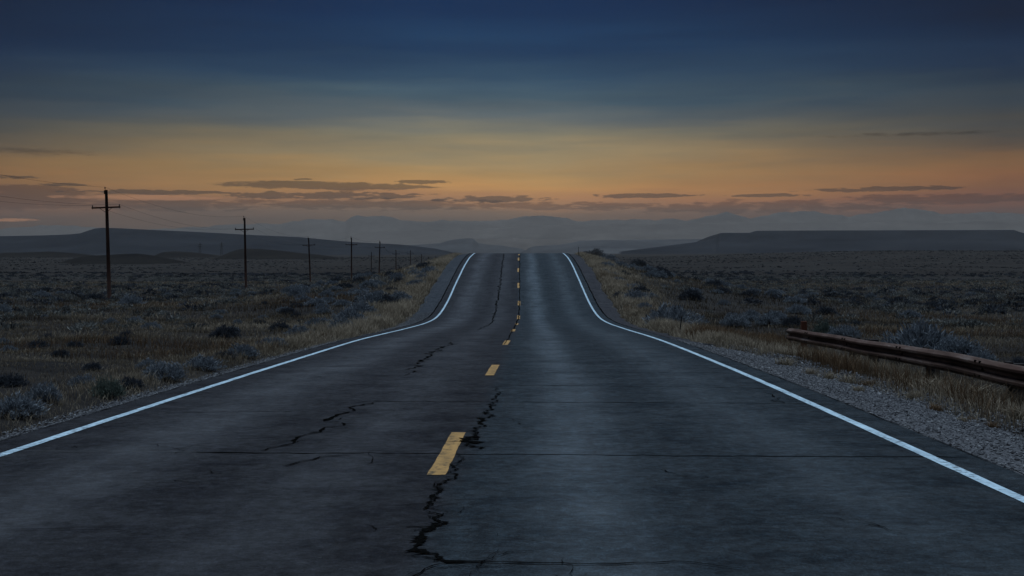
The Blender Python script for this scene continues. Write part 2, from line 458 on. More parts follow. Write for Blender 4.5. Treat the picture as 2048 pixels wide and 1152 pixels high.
def ribbon(name, pts, w, mat, zoff=.008, jit=.05, seed=0, step=.10, parent=road, wvar=.8, spurs=0):
    """a jagged crack through (lateral, distance) points"""
    r = random.Random(seed)
    P = [np.array(pts[0], float)]
    for a, b in zip(pts[:-1], pts[1:]):
        a, b = np.array(a, float), np.array(b, float)
        n = max(2, int(np.linalg.norm(b - a) / step))
        t = (b - a) / np.linalg.norm(b - a); nn = np.array([-t[1], t[0]])
        off = 0.0
        for k in range(1, n + 1):
            off = off * .6 + r.gauss(0, jit)
            fade = math.sin(PI * k / n) ** .4 if k < n else 0
            P.append(a + (b - a) * k / n + nn * off * max(fade, 0))
    P = np.array(P)
    T = np.gradient(P, axis=0); T /= np.linalg.norm(T, axis=1)[:, None] + 1e-9
    N = np.stack([-T[:, 1], T[:, 0]], -1)
    k = len(P)
    base = np.interp(np.linspace(0, 1, k), np.linspace(0, 1, len(w)), w) if hasattr(w, '__len__') else np.full(k, w)
    base = base * .47
    wa = base * np.array([math.exp(r.gauss(0, wvar)) for _ in range(k)]); wb = base * np.array([math.exp(r.gauss(0, wvar)) for _ in range(k)])
    wa[[0, -1]] *= .2; wb[[0, -1]] *= .2
    A, B = P + N * wa[:, None], P - N * wb[:, None]
    L = np.stack([A, B], 1).reshape(-1, 2)
    X = L[:, 0] + road_x(L[:, 1]); Z = road_z(L[:, 1]) + zoff
    i = np.arange(k - 1) * 2
    q = np.stack([i, i + 1, i + 3, i + 2], -1)
    VV = [np.stack([X, L[:, 1], Z], -1)]; QQ = [q]; cnt = len(X)
    if spurs:
        for _ in range(spurs):
            j = r.randrange(2, k - 2); p = P[j]; a = r.uniform(0, 2 * PI); ln = r.uniform(.06, .30); m_ = 7
            pts2 = [p]
            for u in range(m_): pts2.append(pts2[-1] + np.array([math.cos(a) * 1.2, math.sin(a)]) * ln / m_ + np.array([r.gauss(0, .012), r.gauss(0, .012)]))
            pts2 = np.array(pts2); w2 = np.linspace(.006, .0015, m_ + 1) * r.uniform(.6, 1.3)
            nn = np.array([-math.sin(a), math.cos(a)])
            L2 = np.stack([pts2 + nn * w2[:, None], pts2 - nn * w2[:, None]], 1).reshape(-1, 2)
            VV.append(np.stack([L2[:, 0] + road_x(L2[:, 1]), L2[:, 1], road_z(L2[:, 1]) + zoff - .002], -1))
            i2 = np.arange(m_) * 2 + cnt; QQ.append(np.stack([i2, i2 + 1, i2 + 3, i2 + 2], -1)); cnt += len(L2)
    return np_mesh(name, np.concatenate(VV), [np.concatenate(QQ)], mat, parent)

def R(pts): return [on_road(*p) for p in pts]
# long crack beside the centre line, widest near the camera
ribbon('crack', R([(997, 772), (990, 795), (983, 815), (968, 850)]), [.006, .014, .018, .022], M['crack'], spurs=5, seed=1, jit=.035, step=.05)
ribbon('crack', R([(968, 850), (952, 872), (943, 893), (962, 899)]), [.018, .03, .035, .03], M['crack'], spurs=8, seed=2, jit=.035, step=.03)
ribbon('crack', R([(915, 908), (918, 925), (912, 950), (880, 985), (858, 1005), (852, 1022)]), [.006, .008, .014, .022, .026, .014], M['crack'], spurs=9, seed=3, jit=.026, step=.03, wvar=.8)
ribbon('crack', R([(852, 1022), (877, 1035), (872, 1050), (848, 1078), (832, 1092), (850, 1105), (892, 1128)]), [.012, .012, .022, .032, .034, .024, .012], M['crack'], spurs=10, seed=4, jit=.024, step=.025, wvar=.8)
ribbon('crack', R([(892, 1128), (850, 1140), (826, 1156), (810, 1180)]), .010, M['crack'], seed=5, jit=.012, step=.06, wvar=.4)
ribbon('crack', R([(892, 1128), (960, 1125), (1080, 1128), (1200, 1130), (1380, 1126), (1500, 1140)]), [.026, .020, .018, .018, .014, .008], M['crack'], seed=6, jit=.010, step=.08, wvar=.4)
# left lane cracks
ribbon('crack', R([(515, 905), (590, 885), (640, 862), (682, 846)]), [.012, .02, .018, .016], M['crack'], spurs=12, seed=7, jit=.04)
ribbon('crack', R([(682, 846), (662, 840), (700, 824), (722, 811), (745, 806)]), [.01, .02, .02, .01], M['crack'], spurs=8, seed=8, jit=.04)
ribbon('crack', R([(706, 806), (735, 804), (764, 804)]), .014, M['crack'], seed=9, jit=.02)
ribbon('crack', R([(806, 752), (830, 735), (852, 715), (880, 697), (910, 684)]), [.02, .03, .035, .03, .02], M['crack'], spurs=8, seed=10, jit=.06)
ribbon('crack', R([(954, 661), (985, 645), (991, 625), (997, 590), (1002, 550), (1008, 508)]), [.02, .04, .06, .06, .05, .05], M['crack'], seed=11, jit=.035, step=.2, wvar=.5)
ribbon('crack', R([(735, 930), (745, 915), (738, 905)]), .003, M['crack'], seed=12, jit=.02)
ribbon('crack', R([(565, 935), (600, 925), (640, 915), (700, 911)]), [.008, .02, .022, .01], M['crack'], seed=13, jit=.03)
ribbon('crack', R([(0, 1062), (120, 1060), (230, 1062), (310, 1072), (350, 1095)]), [.004, .006, .005, .003, .002], M['crack'], seed=14, jit=.01, wvar=.4)
ribbon('crack', R([(1522, 785), (1545, 790), (1558, 800), (1572, 807)]), .010, M['crack'], seed=15, jit=.04)
for i in range(22):
    hx, hy = random.uniform(80, 1700), random.uniform(700, 1120)
    l0, d0 = on_road(hx, hy)
    if abs(l0) > 3.3: continue
    a_ = random.uniform(0, 2 * PI); pts = [(l0, d0)]
    for k in range(4): a_ += random.uniform(-.7, .7); pts.append((min(3.4, max(-3.4, pts[-1][0] + .22 * math.cos(a_))), pts[-1][1] + .30 * math.sin(a_)))
    ribbon('crack', pts, .0035, M['crack'], seed=200 + i, jit=.016, step=.05, wvar=.6, spurs=2)
# transverse joints
for i, (y0, y1, w, x0, x1) in enumerate([(905, 915, .009, 380, 1935), (803, 804, .007, 745, 1000), (804, 808, .007, 1000, 1680), (770, 778, .006, 1010, 1620), (745, 745, .006, 1000, 1460),
                                         (724, 724, .006, 1060, 1440), (699, 699, .006, 1080, 1400), (683, 681, .007, 905, 1060), (662, 662, .007, 1050, 1240), (735, 732, .005, 560, 800), (826, 822, .004, 330, 620)]):
    n = 12
    ribbon('joint', R([(x0 + (x1 - x0) * k / n, y0 + (y1 - y0) * k / n + random.uniform(-.8, .8)) for k in range(n + 1)]), w * 3.1, M['crack'], seed=30 + i, jit=.014, step=.12, wvar=.5, zoff=.0022)
for i, (y0, y1, w, x0, x1) in enumerate([(903, 906, .006, 20, 420), (775, 770, .006, 415, 640), (770, 768, .004, 640, 900)]):
    ribbon('pale_seam', R([(x0 + (x1 - x0) * k / 8, y0 + (y1 - y0) * k / 8) for k in range(9)]), w, M['pale'], seed=50 + i, jit=.008, step=.15, wvar=.3)
# dark line the centre was sealed with, up the far slope
ribbon('crack', R([(1008, 690), (1018, 675), (1030, 652), (1038, 630), (1039, 590), (1039, 550), (1040, 509)]), [.02, .03, .05, .05, .05, .05, .05], M['crack'], seed=70, jit=.015, step=.4, wvar=.3)
# broken edge of the pavement
for sgn, sd in ((1, 91), (-1, 95)):
    ribbon('broken_edge', [(sgn * (PAVE - .01 + .03 * float(fbm(np.array(d * .9), np.array(.2), sd))), d) for d in np.arange(6, 110, 1.3)], np.interp(np.linspace(6, 110, 60), [6, 40, 60, 110], [.010, .02, .06, .06]), M['crack'], seed=sd, jit=.008, step=.25, wvar=.35)

# ------------------------------------------------------------------ blades: grass and leaves
def blades(pos, h, wdt, lean, tint, seed):
    """pos (N,3) arrays -> tapered bent blades, two segments each"""
    r = np.random.default_rng(seed); n = len(pos)
    ang = r.uniform(0, 2 * PI, n); la = r.uniform(0, 2 * PI, n)
    side = np.stack([np.cos(ang), np.sin(ang) * .6, np.zeros(n)], -1)
    dirv = np.stack([np.cos(la), np.sin(la), np.zeros(n)], -1)
    up = np.array([0, 0, 1.])
    mid = pos + up * (h * .55)[:, None] + dirv * (lean * h * .3)[:, None]
    tip = pos + up * (h * np.sqrt(np.clip(1 - lean ** 2 * .5, .2, 1)))[:, None] + dirv * (lean * h)[:, None]
    s = side * wdt[:, None]
    V = np.stack([pos - s, pos + s, mid - s * .75, mid + s * .75, tip], 1).reshape(-1, 3)
    b = np.arange(n) * 5
    q = np.stack([b, b + 1, b + 3, b + 2], -1); t = np.stack([b + 2, b + 3, b + 4], -1)
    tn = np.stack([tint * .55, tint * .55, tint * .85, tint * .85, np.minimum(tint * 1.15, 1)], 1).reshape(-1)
    return V, q, t, tn

def frustum_pts(n, d0, d1, seed, power=1.0, margin=2.5):
    r = np.random.default_rng(seed)
    d = (r.uniform(d0 ** power, d1 ** power, n)) ** (1 / power)
    x = r.uniform(-1, 1, n) * (d * .43 + margin)
    return x, d, r

GV, GQ, GT, GN = [], [], [], []
def add_grass(x, d, h, w, lean, tint, seed, sink=.02):
    global GV, GQ, GT, GN
    if not len(x): return
    p = np.stack([x, d, ground_z(x, d) - sink], -1)
    V, q, t, tn = blades(p, h, w, lean, tint, seed)
    o = sum(len(v) for v in GV)
    GV.append(V); GQ.append(q + o); GT.append(t + o); GN.append(tn)

def edge_l(x, d):
    l = x - road_x(d)
    outer = np.where(l > 0, right_outer(d), left_outer(d))
    return np.abs(l) - outer, l

# open field, near to far
for (n, d0, d1, hh, sd) in ((95000, 9, 32, .17, 1), (90000, 30, 62, .20, 2), (80000, 60, 118, .26, 3), (60000, 110, 260, .36, 4)):
    x, d, r = frustum_pts(n, d0, d1, sd, 2.0)
    e, l = edge_l(x, d)
    dens = fbm(x * .22, d * .22, 101) * 1.6 + fbm(x * 1.4, d * 1.4, 107, 2) * .9 + .60
    dens = np.where((l > 0) & (d < 40) & (e < 1.2), dens - .55 * (1 - sstep(.25, .9, e)), dens)
    dens = dens + .25 * ((np.abs(l) < 22) & (d > 50) & (d < 122))
    k = (e > -.05) & (r.uniform(0, 1, n) < np.clip(dens, .0, 1))
    x, d, e, l = x[k], d[k], e[k], l[k]
    h = hh * np.where(d < 34, .62, 1.0) * r.uniform(.45, 1.25, len(x)) * (1 + .5 * fbm(x * .5, d * .5, 111))
    tone = .44 + 1.15 * fbm(x * .12, d * .16, 113) + .5 * fbm(x * .9, d * .9, 117, 2) - .13 * sstep(45, 60, d) * (1 - sstep(110, 140, d)) + r.normal(0, .12, len(x))
    add_grass(x, d, h, np.maximum(.0035, d * .00020) * r.uniform(.7, 1.3, len(x)), r.uniform(.1, .8, len(x)), np.clip(tone, .03, .95), sd)
# taller straw fringe along both pavement edges
for sgn, n, sd in ((-1, 72000, 21), (1, 72000, 22)):
    r = np.random.default_rng(sd)
    d = (r.uniform(8 ** 1.2, 112 ** 1.2, n)) ** (1 / 1.2)
    base = (left_outer(d) if sgn < 0 else right_outer(d))
    e = np.abs(r.normal(0, .75, n)) * (1 + .8 * (d > 45)) + r.uniform(-.12, .15, n) * (fbm(d * 2, d * 0, 30 + sd) > -.1)
    l = sgn * (base + e); x = l + road_x(d)
    cl = fbm(x * .9, d * .55, 121 + sd) * 2.4 + .62
    if sgn > 0: cl = np.where(d < 27, cl - .3, cl)
    k = (r.uniform(0, 1, n) < np.clip(cl, 0, 1))
    x, d, e = x[k], d[k], e[k]
    h = r.uniform(.14, .42, len(x)) * (.52 + .48 * sstep(18, 55, d)) * (1 + .7 * fbm(x * .7, d * .5, 127)) * (.75 + .25 * sstep(0, .5, e))
    tone = .64 + .7 * fbm(x * .3, d * .25, 131 + sd) + r.normal(0, .15, len(x))
    add_grass(x, d, h, np.maximum(.0035, d * .00017) * r.uniform(.7, 1.3, len(x)), r.uniform(.1, .7, len(x)), np.clip(tone, .05, 1), sd)
r = np.random.default_rng(71); n = 15000
d = r.uniform(15, 41, n); x = 7.62 + (d - 19.4) * .027 - .35 + r.normal(0, .55, n)
k = (r.uniform(0, 1, n) < np.clip(.55 + 2.2 * fbm(x * .8, d * .8, 73), 0, 1)) & (np.abs(x - road_x(d)) > right_outer(d) + .4)
x, d = x[k], d[k]
add_grass(x, d, r.uniform(.10, .36, len(x)), np.maximum(.0035, d * .00016), r.uniform(.1, .6, len(x)), np.clip(.55 + .9 * fbm(x * .5, d * .5, 75) + r.normal(0, .15, len(x)), .05, 1), 76)
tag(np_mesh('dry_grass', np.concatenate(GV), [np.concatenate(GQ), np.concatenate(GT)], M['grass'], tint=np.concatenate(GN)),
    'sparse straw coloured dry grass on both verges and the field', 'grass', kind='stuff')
GV, GQ, GT, GN = [], [], [], []
# rust coloured grass around the end of the guardrail and under it
spots = [(1415, 672, 1.0, 900), (1470, 680, 1.2, 1500), (1530, 685, .8, 1200), (1560, 700, .7, 700), (1620, 722, .7, 450), (1690, 745, .6, 450), (1770, 775, .6, 500),
         (1840, 800, 1.0, 700), (1650, 735, .7, 600), (1900, 830, .8, 600), (1250, 628, .8, 260), (1205, 555, 1.5, 400)]
for i, (qx, qy, rad, n) in enumerate(spots):
    X0, d0 = hit(qx, qy); r = np.random.default_rng(300 + i)
    x = X0 + r.normal(0, rad * .5, n); d = d0 + r.normal(0, rad * .9, n)
    e, l = edge_l(x, d); k = e > .25; x, d = x[k], d[k]
    add_grass(x, d, r.uniform(.15, .45, len(x)), np.maximum(.004, d * .00018) * r.uniform(.7, 1.3, len(x)), r.uniform(.05, .6, len(x)), np.clip(r.normal(.55, .2, len(x)), .05, 1), 320 + i)
# rusty bands in the field
for i, (qx, qy, rx, ry, n) in enumerate([(300, 692, 5, 1.2, 1100), (380, 712, 4, .8, 900), (150, 618, 10, 3, 800), (260, 612, 6, 2, 800), (640, 600, 5, 4, 1600), (1900, 640, 9, 4, 1800), (1720, 668, 4, 2, 1000), (2000, 672, 4, 2, 900), (905, 540, 1.0, 6, 900)]):
    X0, d0 = hit(qx, qy); r = np.random.default_rng(360 + i)
    x = X0 + r.normal(0, rx * .5, n); d = d0 + r.normal(0, ry * .7, n)
    e, l = edge_l(x, d); k = e > .3; x, d = x[k], d[k]
    add_grass(x, d, r.uniform(.1, .34, len(x)), np.maximum(.004, d * .0002) * r.uniform(.7, 1.3, len(x)), r.uniform(.1, .8, len(x)), np.clip(r.normal(.48, .18, len(x)), .05, 1), 380 + i)
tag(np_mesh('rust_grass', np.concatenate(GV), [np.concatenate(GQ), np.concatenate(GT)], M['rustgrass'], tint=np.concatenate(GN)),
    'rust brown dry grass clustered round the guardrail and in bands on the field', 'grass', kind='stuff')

# ------------------------------------------------------------------ gravel stones
def stones(name, x, d, z, s, seed, mat, label):
    r = np.random.default_rng(seed); n = len(x)
    base = np.array([(1, 0, 0), (-1, 0, 0), (0, 1, 0), (0, -1, 0), (0, 0, 1), (0, 0, -1)], float)
    f = np.array([(0, 2, 4), (2, 1, 4), (1, 3, 4), (3, 0, 4), (2, 0, 5), (1, 2, 5), (3, 1, 5), (0, 3, 5)])
    V = base[None] * s[:, None, None] * r.uniform(.55, 1.25, (n, 6, 1)) + r.normal(0, .18, (n, 6, 3)) * s[:, None, None]
    a = r.uniform(0, 2 * PI, n); c, sn = np.cos(a), np.sin(a)
    V = np.stack([V[..., 0] * c[:, None] - V[..., 1] * sn[:, None], V[..., 0] * sn[:, None] + V[..., 1] * c[:, None], V[..., 2] * .7], -1)
    V += np.stack([x, d, z + s * .35], -1)[:, None, :]
    Fa = f[None] + (np.arange(n) * 6)[:, None, None]
    t = np.repeat(np.clip(r.normal(.42, .25, n), 0, 1), 6)
    return tag(np_mesh(name, V.reshape(-1, 3), [Fa.reshape(-1, 3)], mat, tint=t), label, 'gravel', kind='stuff')
r = np.random.default_rng(501)
n = 30000
d = (r.uniform(7 ** 1.3, 34 ** 1.3, n)) ** (1 / 1.3)
l = PAVE + .03 + (right_outer(d) - PAVE + .5) * r.uniform(0, 1, n) ** .85
tt = np.clip((l - PAVE + .15) / (right_outer(d) - PAVE + .15), 0, 1)
x = l + road_x(d); zz = np.maximum(road_z(d) - .03 - .13 * tt ** 1.6, ground_z(x, d))
stones('gravel', x, d, zz, r.uniform(.006, .018, n) * (1 + .8 * (r.uniform(0, 1, n) > .95)), 502, M['stone'], 'loose pale grey gravel on the right verge below the guardrail')
n = 26000
d = (r.uniform(8 ** 1.2, 62 ** 1.2, n)) ** (1 / 1.2)
l = PAVE + .03 + (left_outer(d) - PAVE + .15) * r.uniform(0, 1, n) ** .9
tt = np.clip((l - PAVE + .15) / (left_outer(d) - PAVE + .15), 0, 1)
x = -l + road_x(d); zz = np.maximum(road_z(d) - .03 - .09 * tt ** 1.6, ground_z(x, d))
stones('gravel', x, d, zz, r.uniform(.006, .017, n), 503, M['stone'], 'narrow strip of loose gravel along the left edge of the pavement')

# ------------------------------------------------------------------ sagebrush
def bush_arrays(seed, tips, per, leaf, lw, flat=.72, spread=1.0, upright=.5):
    r = np.random.default_rng(seed)
    nl = r.integers(4, 8)
    lob = np.stack([r.uniform(-.55, .55, nl), r.uniform(-.55, .55, nl), r.uniform(.6, 1.05, nl)], -1)
    T = []
    while len(T) < tips:
        a, e = r.uniform(0, 2 * PI), math.asin(r.uniform(.10, 1))
        v = np.array([math.cos(a) * math.cos(e), math.sin(a) * math.cos(e), math.sin(e)])
        k = np.argmin(np.linalg.norm(lob[:, :2] - v[:2] * .8, axis=1))
        rad = (.62 + .38 * lob[k, 2] / 1.05) * r.uniform(.72, 1.06)
        T.append(v * rad * np.array([spread, spread, flat * (.75 + .35 * lob[k, 2])]))
    T = np.array(T)
    root = np.stack([r.normal(0, .07, tips), r.normal(0, .07, tips), np.full(tips, -.03)], -1) + T * np.array([.18, .18, 0])
    t = r.uniform(.42, 1.02, (tips, per)) ** .8
    P = root[:, None] + (T - root)[:, None] * t[..., None]
    P[..., 2] += .10 * np.sin(PI * np.clip(t, 0, 1)) 
    P += r.normal(0, .045, P.shape)
    P = P.reshape(-1, 3); n = len(P)
    D = np.repeat(T / np.linalg.norm(T, axis=1)[:, None], per, 0)
    D = D * (1 - upright) + np.array([0, 0, 1]) * upright + r.normal(0, .38, (n, 3))
    D /= np.linalg.norm(D, axis=1)[:, None]
    S = np.cross(D, r.normal(0, 1, (n, 3))); S /= np.linalg.norm(S, axis=1)[:, None] + 1e-6
    L = leaf * r.uniform(.6, 1.4, n); W = lw * r.uniform(.7, 1.3, n)
    V = np.stack([P, P + D * (L * .5)[:, None] + S * W[:, None], P + D * L[:, None], P + D * (L * .5)[:, None] - S * W[:, None]], 1)
    V[..., 2] = np.maximum(V[..., 2], -.02)
    q = np.arange(n * 4).reshape(n, 4)
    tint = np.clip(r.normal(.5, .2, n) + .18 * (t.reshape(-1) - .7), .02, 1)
    return V.reshape(-1, 3), q, np.repeat(tint, 4), root, T

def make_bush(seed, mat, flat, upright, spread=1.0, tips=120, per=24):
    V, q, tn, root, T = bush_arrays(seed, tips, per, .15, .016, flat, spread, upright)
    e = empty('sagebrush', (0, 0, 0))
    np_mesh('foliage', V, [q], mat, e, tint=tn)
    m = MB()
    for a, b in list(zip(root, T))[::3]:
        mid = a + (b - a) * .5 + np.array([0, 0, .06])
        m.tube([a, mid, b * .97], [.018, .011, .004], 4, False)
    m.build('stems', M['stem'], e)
    return e

protos = {}
def proto(kind):
    return protos[kind]
KINDS = {'grey': ('sage', .72, .45), 'grey_tall': ('sage', 1.0, .7), 'grey_low': ('sage', .55, .4), 'dark': ('darksage', .62, .4), 'dark_round': ('darksage', .8, .45), 'green': ('greensage', .95, .7)}
used = {}
def place_bush(kind, x, d, radius, label, group, hs=1.0, sink=.06):
    if kind not in protos:
        mt, fl, up = KINDS[kind]
        protos[kind] = make_bush(900 + len(protos) * 7, M[mt], fl, up)
        o = protos[kind]
    else:
        o = copy_tree(protos[kind])
    o.location = (x, d, float(ground_z(np.array(x), np.array(d))) - sink * radius)
    o.rotation_euler = (0, 0, random.uniform(0, 2 * PI))
    o.scale = (radius, radius, radius * hs)
    tag(o, label, 'shrub', group)
    return o

BP = []   # (x, d, r) of the bushes placed
def bush_px(kind, qx, qy, w, label, group=None, hs=1.0):
    X, d = hit(qx, qy)
    e, l = edge_l(np.array(X), np.array(d))
    rad = .5 * w * d / F
    if e < rad * .6: X += math.copysign(rad * .6 - float(e), float(l))
    BP.append((X, d, rad)); return place_bush(kind, X, d, rad, label, group, hs)

gr = 'named shrubs on the right bank'
bush_px('grey', 1340, 652, 120, 'widest pale grey sagebrush beside the thin leaning stake on the right verge', gr, 1.0)
bush_px('grey_tall', 1385, 652, 70, 'pale grey sagebrush just behind the pair of thin stakes', gr, .85)
bush_px('grey', 1272, 602, 62, 'grey sagebrush halfway up the right bank next to the paved shoulder', gr)
bush_px('dark', 1240, 596, 40, 'small dark sagebrush hugging the shoulder halfway up the right bank', gr)
bush_px('dark_round', 1191, 512, 40, 'dark round shrub standing against the sky line by the crest stake', gr)
bush_px('dark_round', 1170, 509, 26, 'smallest dark shrub right next to the crest stake', gr)
bush_px('grey_low', 1216, 522, 48, 'low shrub on the right bank just below the crest pair', gr)
bush_px('dark', 1277, 533, 44, 'dark shrub on the ridge of the right bank halfway to the plain', gr)
bush_px('dark_round', 1321, 547, 40, 'lone black shrub on the outer shoulder of the right bank', gr)
bush_px('dark', 1430, 572, 40, 'dark flat shrub at the foot of the right bank', gr)
gr = 'shrubs behind the guardrail'
bush_px('dark_round', 1584, 655, 56, 'dark shrub behind the red post at the guardrail end', gr, 1.1)
bush_px('green', 1648, 672, 62, 'greenish shrub just behind the rail end, right of the red post', gr)
bush_px('grey_tall', 1690, 680, 80, 'pale upright shrub behind the first dark block of the rail', gr, .9)
bush_px('grey', 1850, 715, 185, 'largest grey sagebrush rising behind the middle of the guardrail', gr, 1.05)
bush_px('grey_tall', 1915, 716, 125, 'pale sagebrush touching the right side of the largest one behind the rail', gr, .8)
bush_px('grey', 1960, 728, 80, 'grey shrub behind the rail between the largest one and the frame edge', gr, .9)
bush_px('dark', 2040, 735, 60, 'dark shrub behind the rail where it leaves the picture', gr)
bush_px('grey_tall', 1470, 655, 70, 'pale upright sagebrush left of the rust grass at the rail end', gr, .9)
bush_px('grey', 1535, 650, 60, 'grey shrub between the rail end and the thin stakes', gr)
gr = 'named shrubs on the left bank'
bush_px('dark_round', 775, 612, 64, 'dark heart of the big grey thicket on the left bank', gr)
bush_px('grey', 745, 612, 80, 'wide grey sagebrush on the far side of the thicket of the left bank', gr)
bush_px('grey', 800, 604, 60, 'grey sagebrush on the uphill end of the left bank thicket', gr)
bush_px('grey', 700, 645, 84, 'wide grey sagebrush at the lower end of the left bank thicket', gr, .9)
bush_px('dark', 705, 655, 40, 'low dark sagebrush in front of the thicket on the left bank', gr)
bush_px('dark', 672, 566, 40, 'dark flat shrub on the outline of the left bank below the third pole', gr, .9)
bush_px('dark', 742, 552, 36, 'dark flat shrub on the outline of the left bank below the fifth pole', gr, .9)
bush_px('grey', 845, 560, 36, 'grey shrub high on the left bank near the crest of the road', gr)
bush_px('dark', 845, 535, 30, 'dark shrub on the upper outline of the left bank', gr)
bush_px('grey_low', 640, 655, 70, 'low grey sagebrush trailing off the left bank towards the field', gr)
gr = 'named shrubs in the left field'
bush_px('dark', 240, 690, 56, 'dark flat shrub alone in the straw field left of the rusty band', gr, 1.0)
bush_px('dark', 120, 715, 46, 'dark rounded shrub in the straw field near the frame edge', gr)
bush_px('dark', 150, 695, 40, 'dark shrub just beyond the rounded one near the frame edge', gr)
bush_px('green', 215, 800, 78, 'greenish upright shrub on the left verge behind the gravel strip', gr, 1.1)
bush_px('dark_round', 262, 778, 62, 'dark shrub touching the greenish one on the left verge', gr, 1.0)
bush_px('grey_tall', 330, 762, 110, 'pale upright sagebrush beyond the dark one on the left verge', gr, .8)
bush_px('grey_tall', 88, 806, 84, 'bluish upright shrub on the left verge near the frame corner', gr, 1.1)
bush_px('grey', 30, 835, 130, 'pale grey shrub on the left verge cut by the frame', gr, .9)
bush_px('grey', 405, 740, 96, 'pale sagebrush left of the edge line past the greenish shrub', gr, .8)
bush_px('dark', 450, 665, 26, 'small dark shrub alone on the brown slope below the second pole', gr)
for qx, qy, wd, kd, lb in [(165, 772, 66, 'grey', 'grey shrub on the left verge between the bluish upright one and the greenish one'), (20, 775, 80, 'dark', 'dark shrub behind the verge at the left frame edge'),
                       (485, 714, 76, 'grey', 'pale shrub hugging the left gravel strip below the brown slope'), (545, 694, 74, 'grey_low', 'low grey shrub by the left gravel strip, next past the pale one'),
                       (598, 674, 66, 'grey', 'grey shrub where the left gravel strip meets the bank'), (295, 738, 58, 'grey', 'grey shrub behind the upright pale one on the left verge'),
                       (185, 742, 50, 'dark', 'dark shrub set back from the left verge behind the greenish one'), (450, 718, 52, 'dark', 'dark shrub at the left gravel strip just before the pale one')]:
    bush_px(kd, qx, qy, wd, lb, gr, .95)
gr = 'shrubs at the utility poles'
bush_px('grey', 262, 612, 64, 'pale sagebrush at the right foot of the nearest utility pole', gr)
bush_px('dark', 190, 602, 50, 'dark sagebrush at the left foot of the nearest utility pole', gr)

ZONES = [
    ('left plain near', 36, (16, 75), (-.46, -.10), ('dark', 'dark', 'grey_low', 'grey'), (.25, .6), 'low sagebrush scattered through the straw field left of the road', 'sagebrush dotted over the left field'),
    ('left bank', 62, (58, 104), (-.20, -.035), ('grey', 'grey_low', 'dark', 'grey'), (.4, .95), 'grey sagebrush on the left bank beside the rising road', 'sagebrush on the left road bank'),
    ('left plain pole', 44, (75, 170), (-.44, -.13), ('dark', 'grey_low', 'grey', 'dark'), (.45, 1.0), 'sagebrush on the dim plain around the nearest utility poles', 'sagebrush on the plain by the poles'),
    ('right bank', 62, (52, 104), (.04, .24), ('grey', 'grey_low', 'dark', 'grey'), (.4, .95), 'sagebrush on the right bank between road and plain', 'sagebrush on the right road bank'),
    ('right plain', 36, (36, 150), (.20, .46), ('dark', 'grey_low', 'dark', 'grey'), (.35, .95), 'sagebrush dotting the open ground beyond the guardrail', 'sagebrush beyond the guardrail'),
]
zr = random.Random(77)
for zn, cnt, (d0, d1), (u0, u1), kinds, (r0, r1), lab, grp in ZONES:
    k = tries = 0
    while k < cnt and tries < 6000:
        tries += 1
        d = math.sqrt(zr.uniform(d0 * d0, d1 * d1)); X = zr.uniform(u0, u1) * d
        e, l = edge_l(np.array(X), np.array(d))
        if e < (.7 if d > 40 else 2.2) or (l > 0 and d < 45 and l < 8.6): continue
        if float(fbm(np.array(X * .11), np.array(d * .08), 141)) < zr.uniform(-.28, .12): continue
        rad = zr.uniform(r0, r1) * zr.uniform(.7, 1)
        if any((X - a) ** 2 + (d - b) ** 2 < (.75 * (rad + c)) ** 2 for a, b, c in BP): continue
        BP.append((X, d, rad)); k += 1
        place_bush(zr.choice(kinds), X, d, rad, lab, grp, zr.uniform(.75, 1.1))

# the plain beyond, past counting
def cover(name, n, d0, d1, seed, rad, mat, label, tips, per, leaf, lw, thresh, power=1.3):
    x, d, r = frustum_pts(n, d0, d1, seed, power, 4)
    e, l = edge_l(x, d)
    f = fbm(x * .06, d * .035, 151 + seed) + .8 * fbm(x * .012, d * .009, 155)
    bank = (np.abs(l) < np.where(l < 0, 24, 19) + 6 * fbm(d * .07, d * 0, 161)) & (d < 122)
    k = (e > 2.5) & ~(bank & (r.uniform(0, 1, n) < .72)) & (f > thresh + r.uniform(-.25, .2, n)); x, d = x[k], d[k]; n = len(x)
    templ = [bush_arrays(2000 + seed * 10 + i, tips, per, leaf, lw, .6, 1.0, .35)[:3] for i in range(4)]
    V, Q, T = [], [], []; off = 0
    pick = r.integers(0, 4, n); s = rad * r.uniform(.45, 1.2, n) * (1 + d / 900.0); a = r.uniform(0, 2 * PI, n); tone = r.uniform(-.25, .25, n)
    z = ground_z(x, d)
    for i in range(4):
        m = pick == i
        if not m.any(): continue
        tv, tq, tt = templ[i]
        c, sn = np.cos(a[m])[:, None], np.sin(a[m])[:, None]
        vx = (tv[None, :, 0] * c - tv[None, :, 1] * sn) * s[m][:, None] + x[m][:, None]
        vy = (tv[None, :, 0] * sn + tv[None, :, 1] * c) * s[m][:, None] + d[m][:, None]
        vz = tv[None, :, 2] * s[m][:, None] * .8 + z[m][:, None] - .05
        V.append(np.stack([vx, vy, vz], -1).reshape(-1, 3))
        Q.append((tq[None] + (np.arange(m.sum()) * len(tv))[:, None, None] + off).reshape(-1, 4)); off += m.sum() * len(tv)
        T.append(np.clip(tt[None] + tone[m][:, None], 0, 1).reshape(-1))
    tag(np_mesh(name, np.concatenate(V), [np.concatenate(Q)], mat, tint=np.concatenate(T)), label, 'scrub', kind='stuff')
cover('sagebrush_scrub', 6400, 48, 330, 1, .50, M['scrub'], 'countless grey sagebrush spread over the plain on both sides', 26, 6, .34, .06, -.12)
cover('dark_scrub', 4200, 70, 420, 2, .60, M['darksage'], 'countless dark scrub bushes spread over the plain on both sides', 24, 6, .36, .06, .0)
cover('distant_scrub', 15000, 320, 1700, 3, .34, M['farscrub'], 'far dark scrub fading across the plain to the hills', 12, 3, .6, .2, -.02)

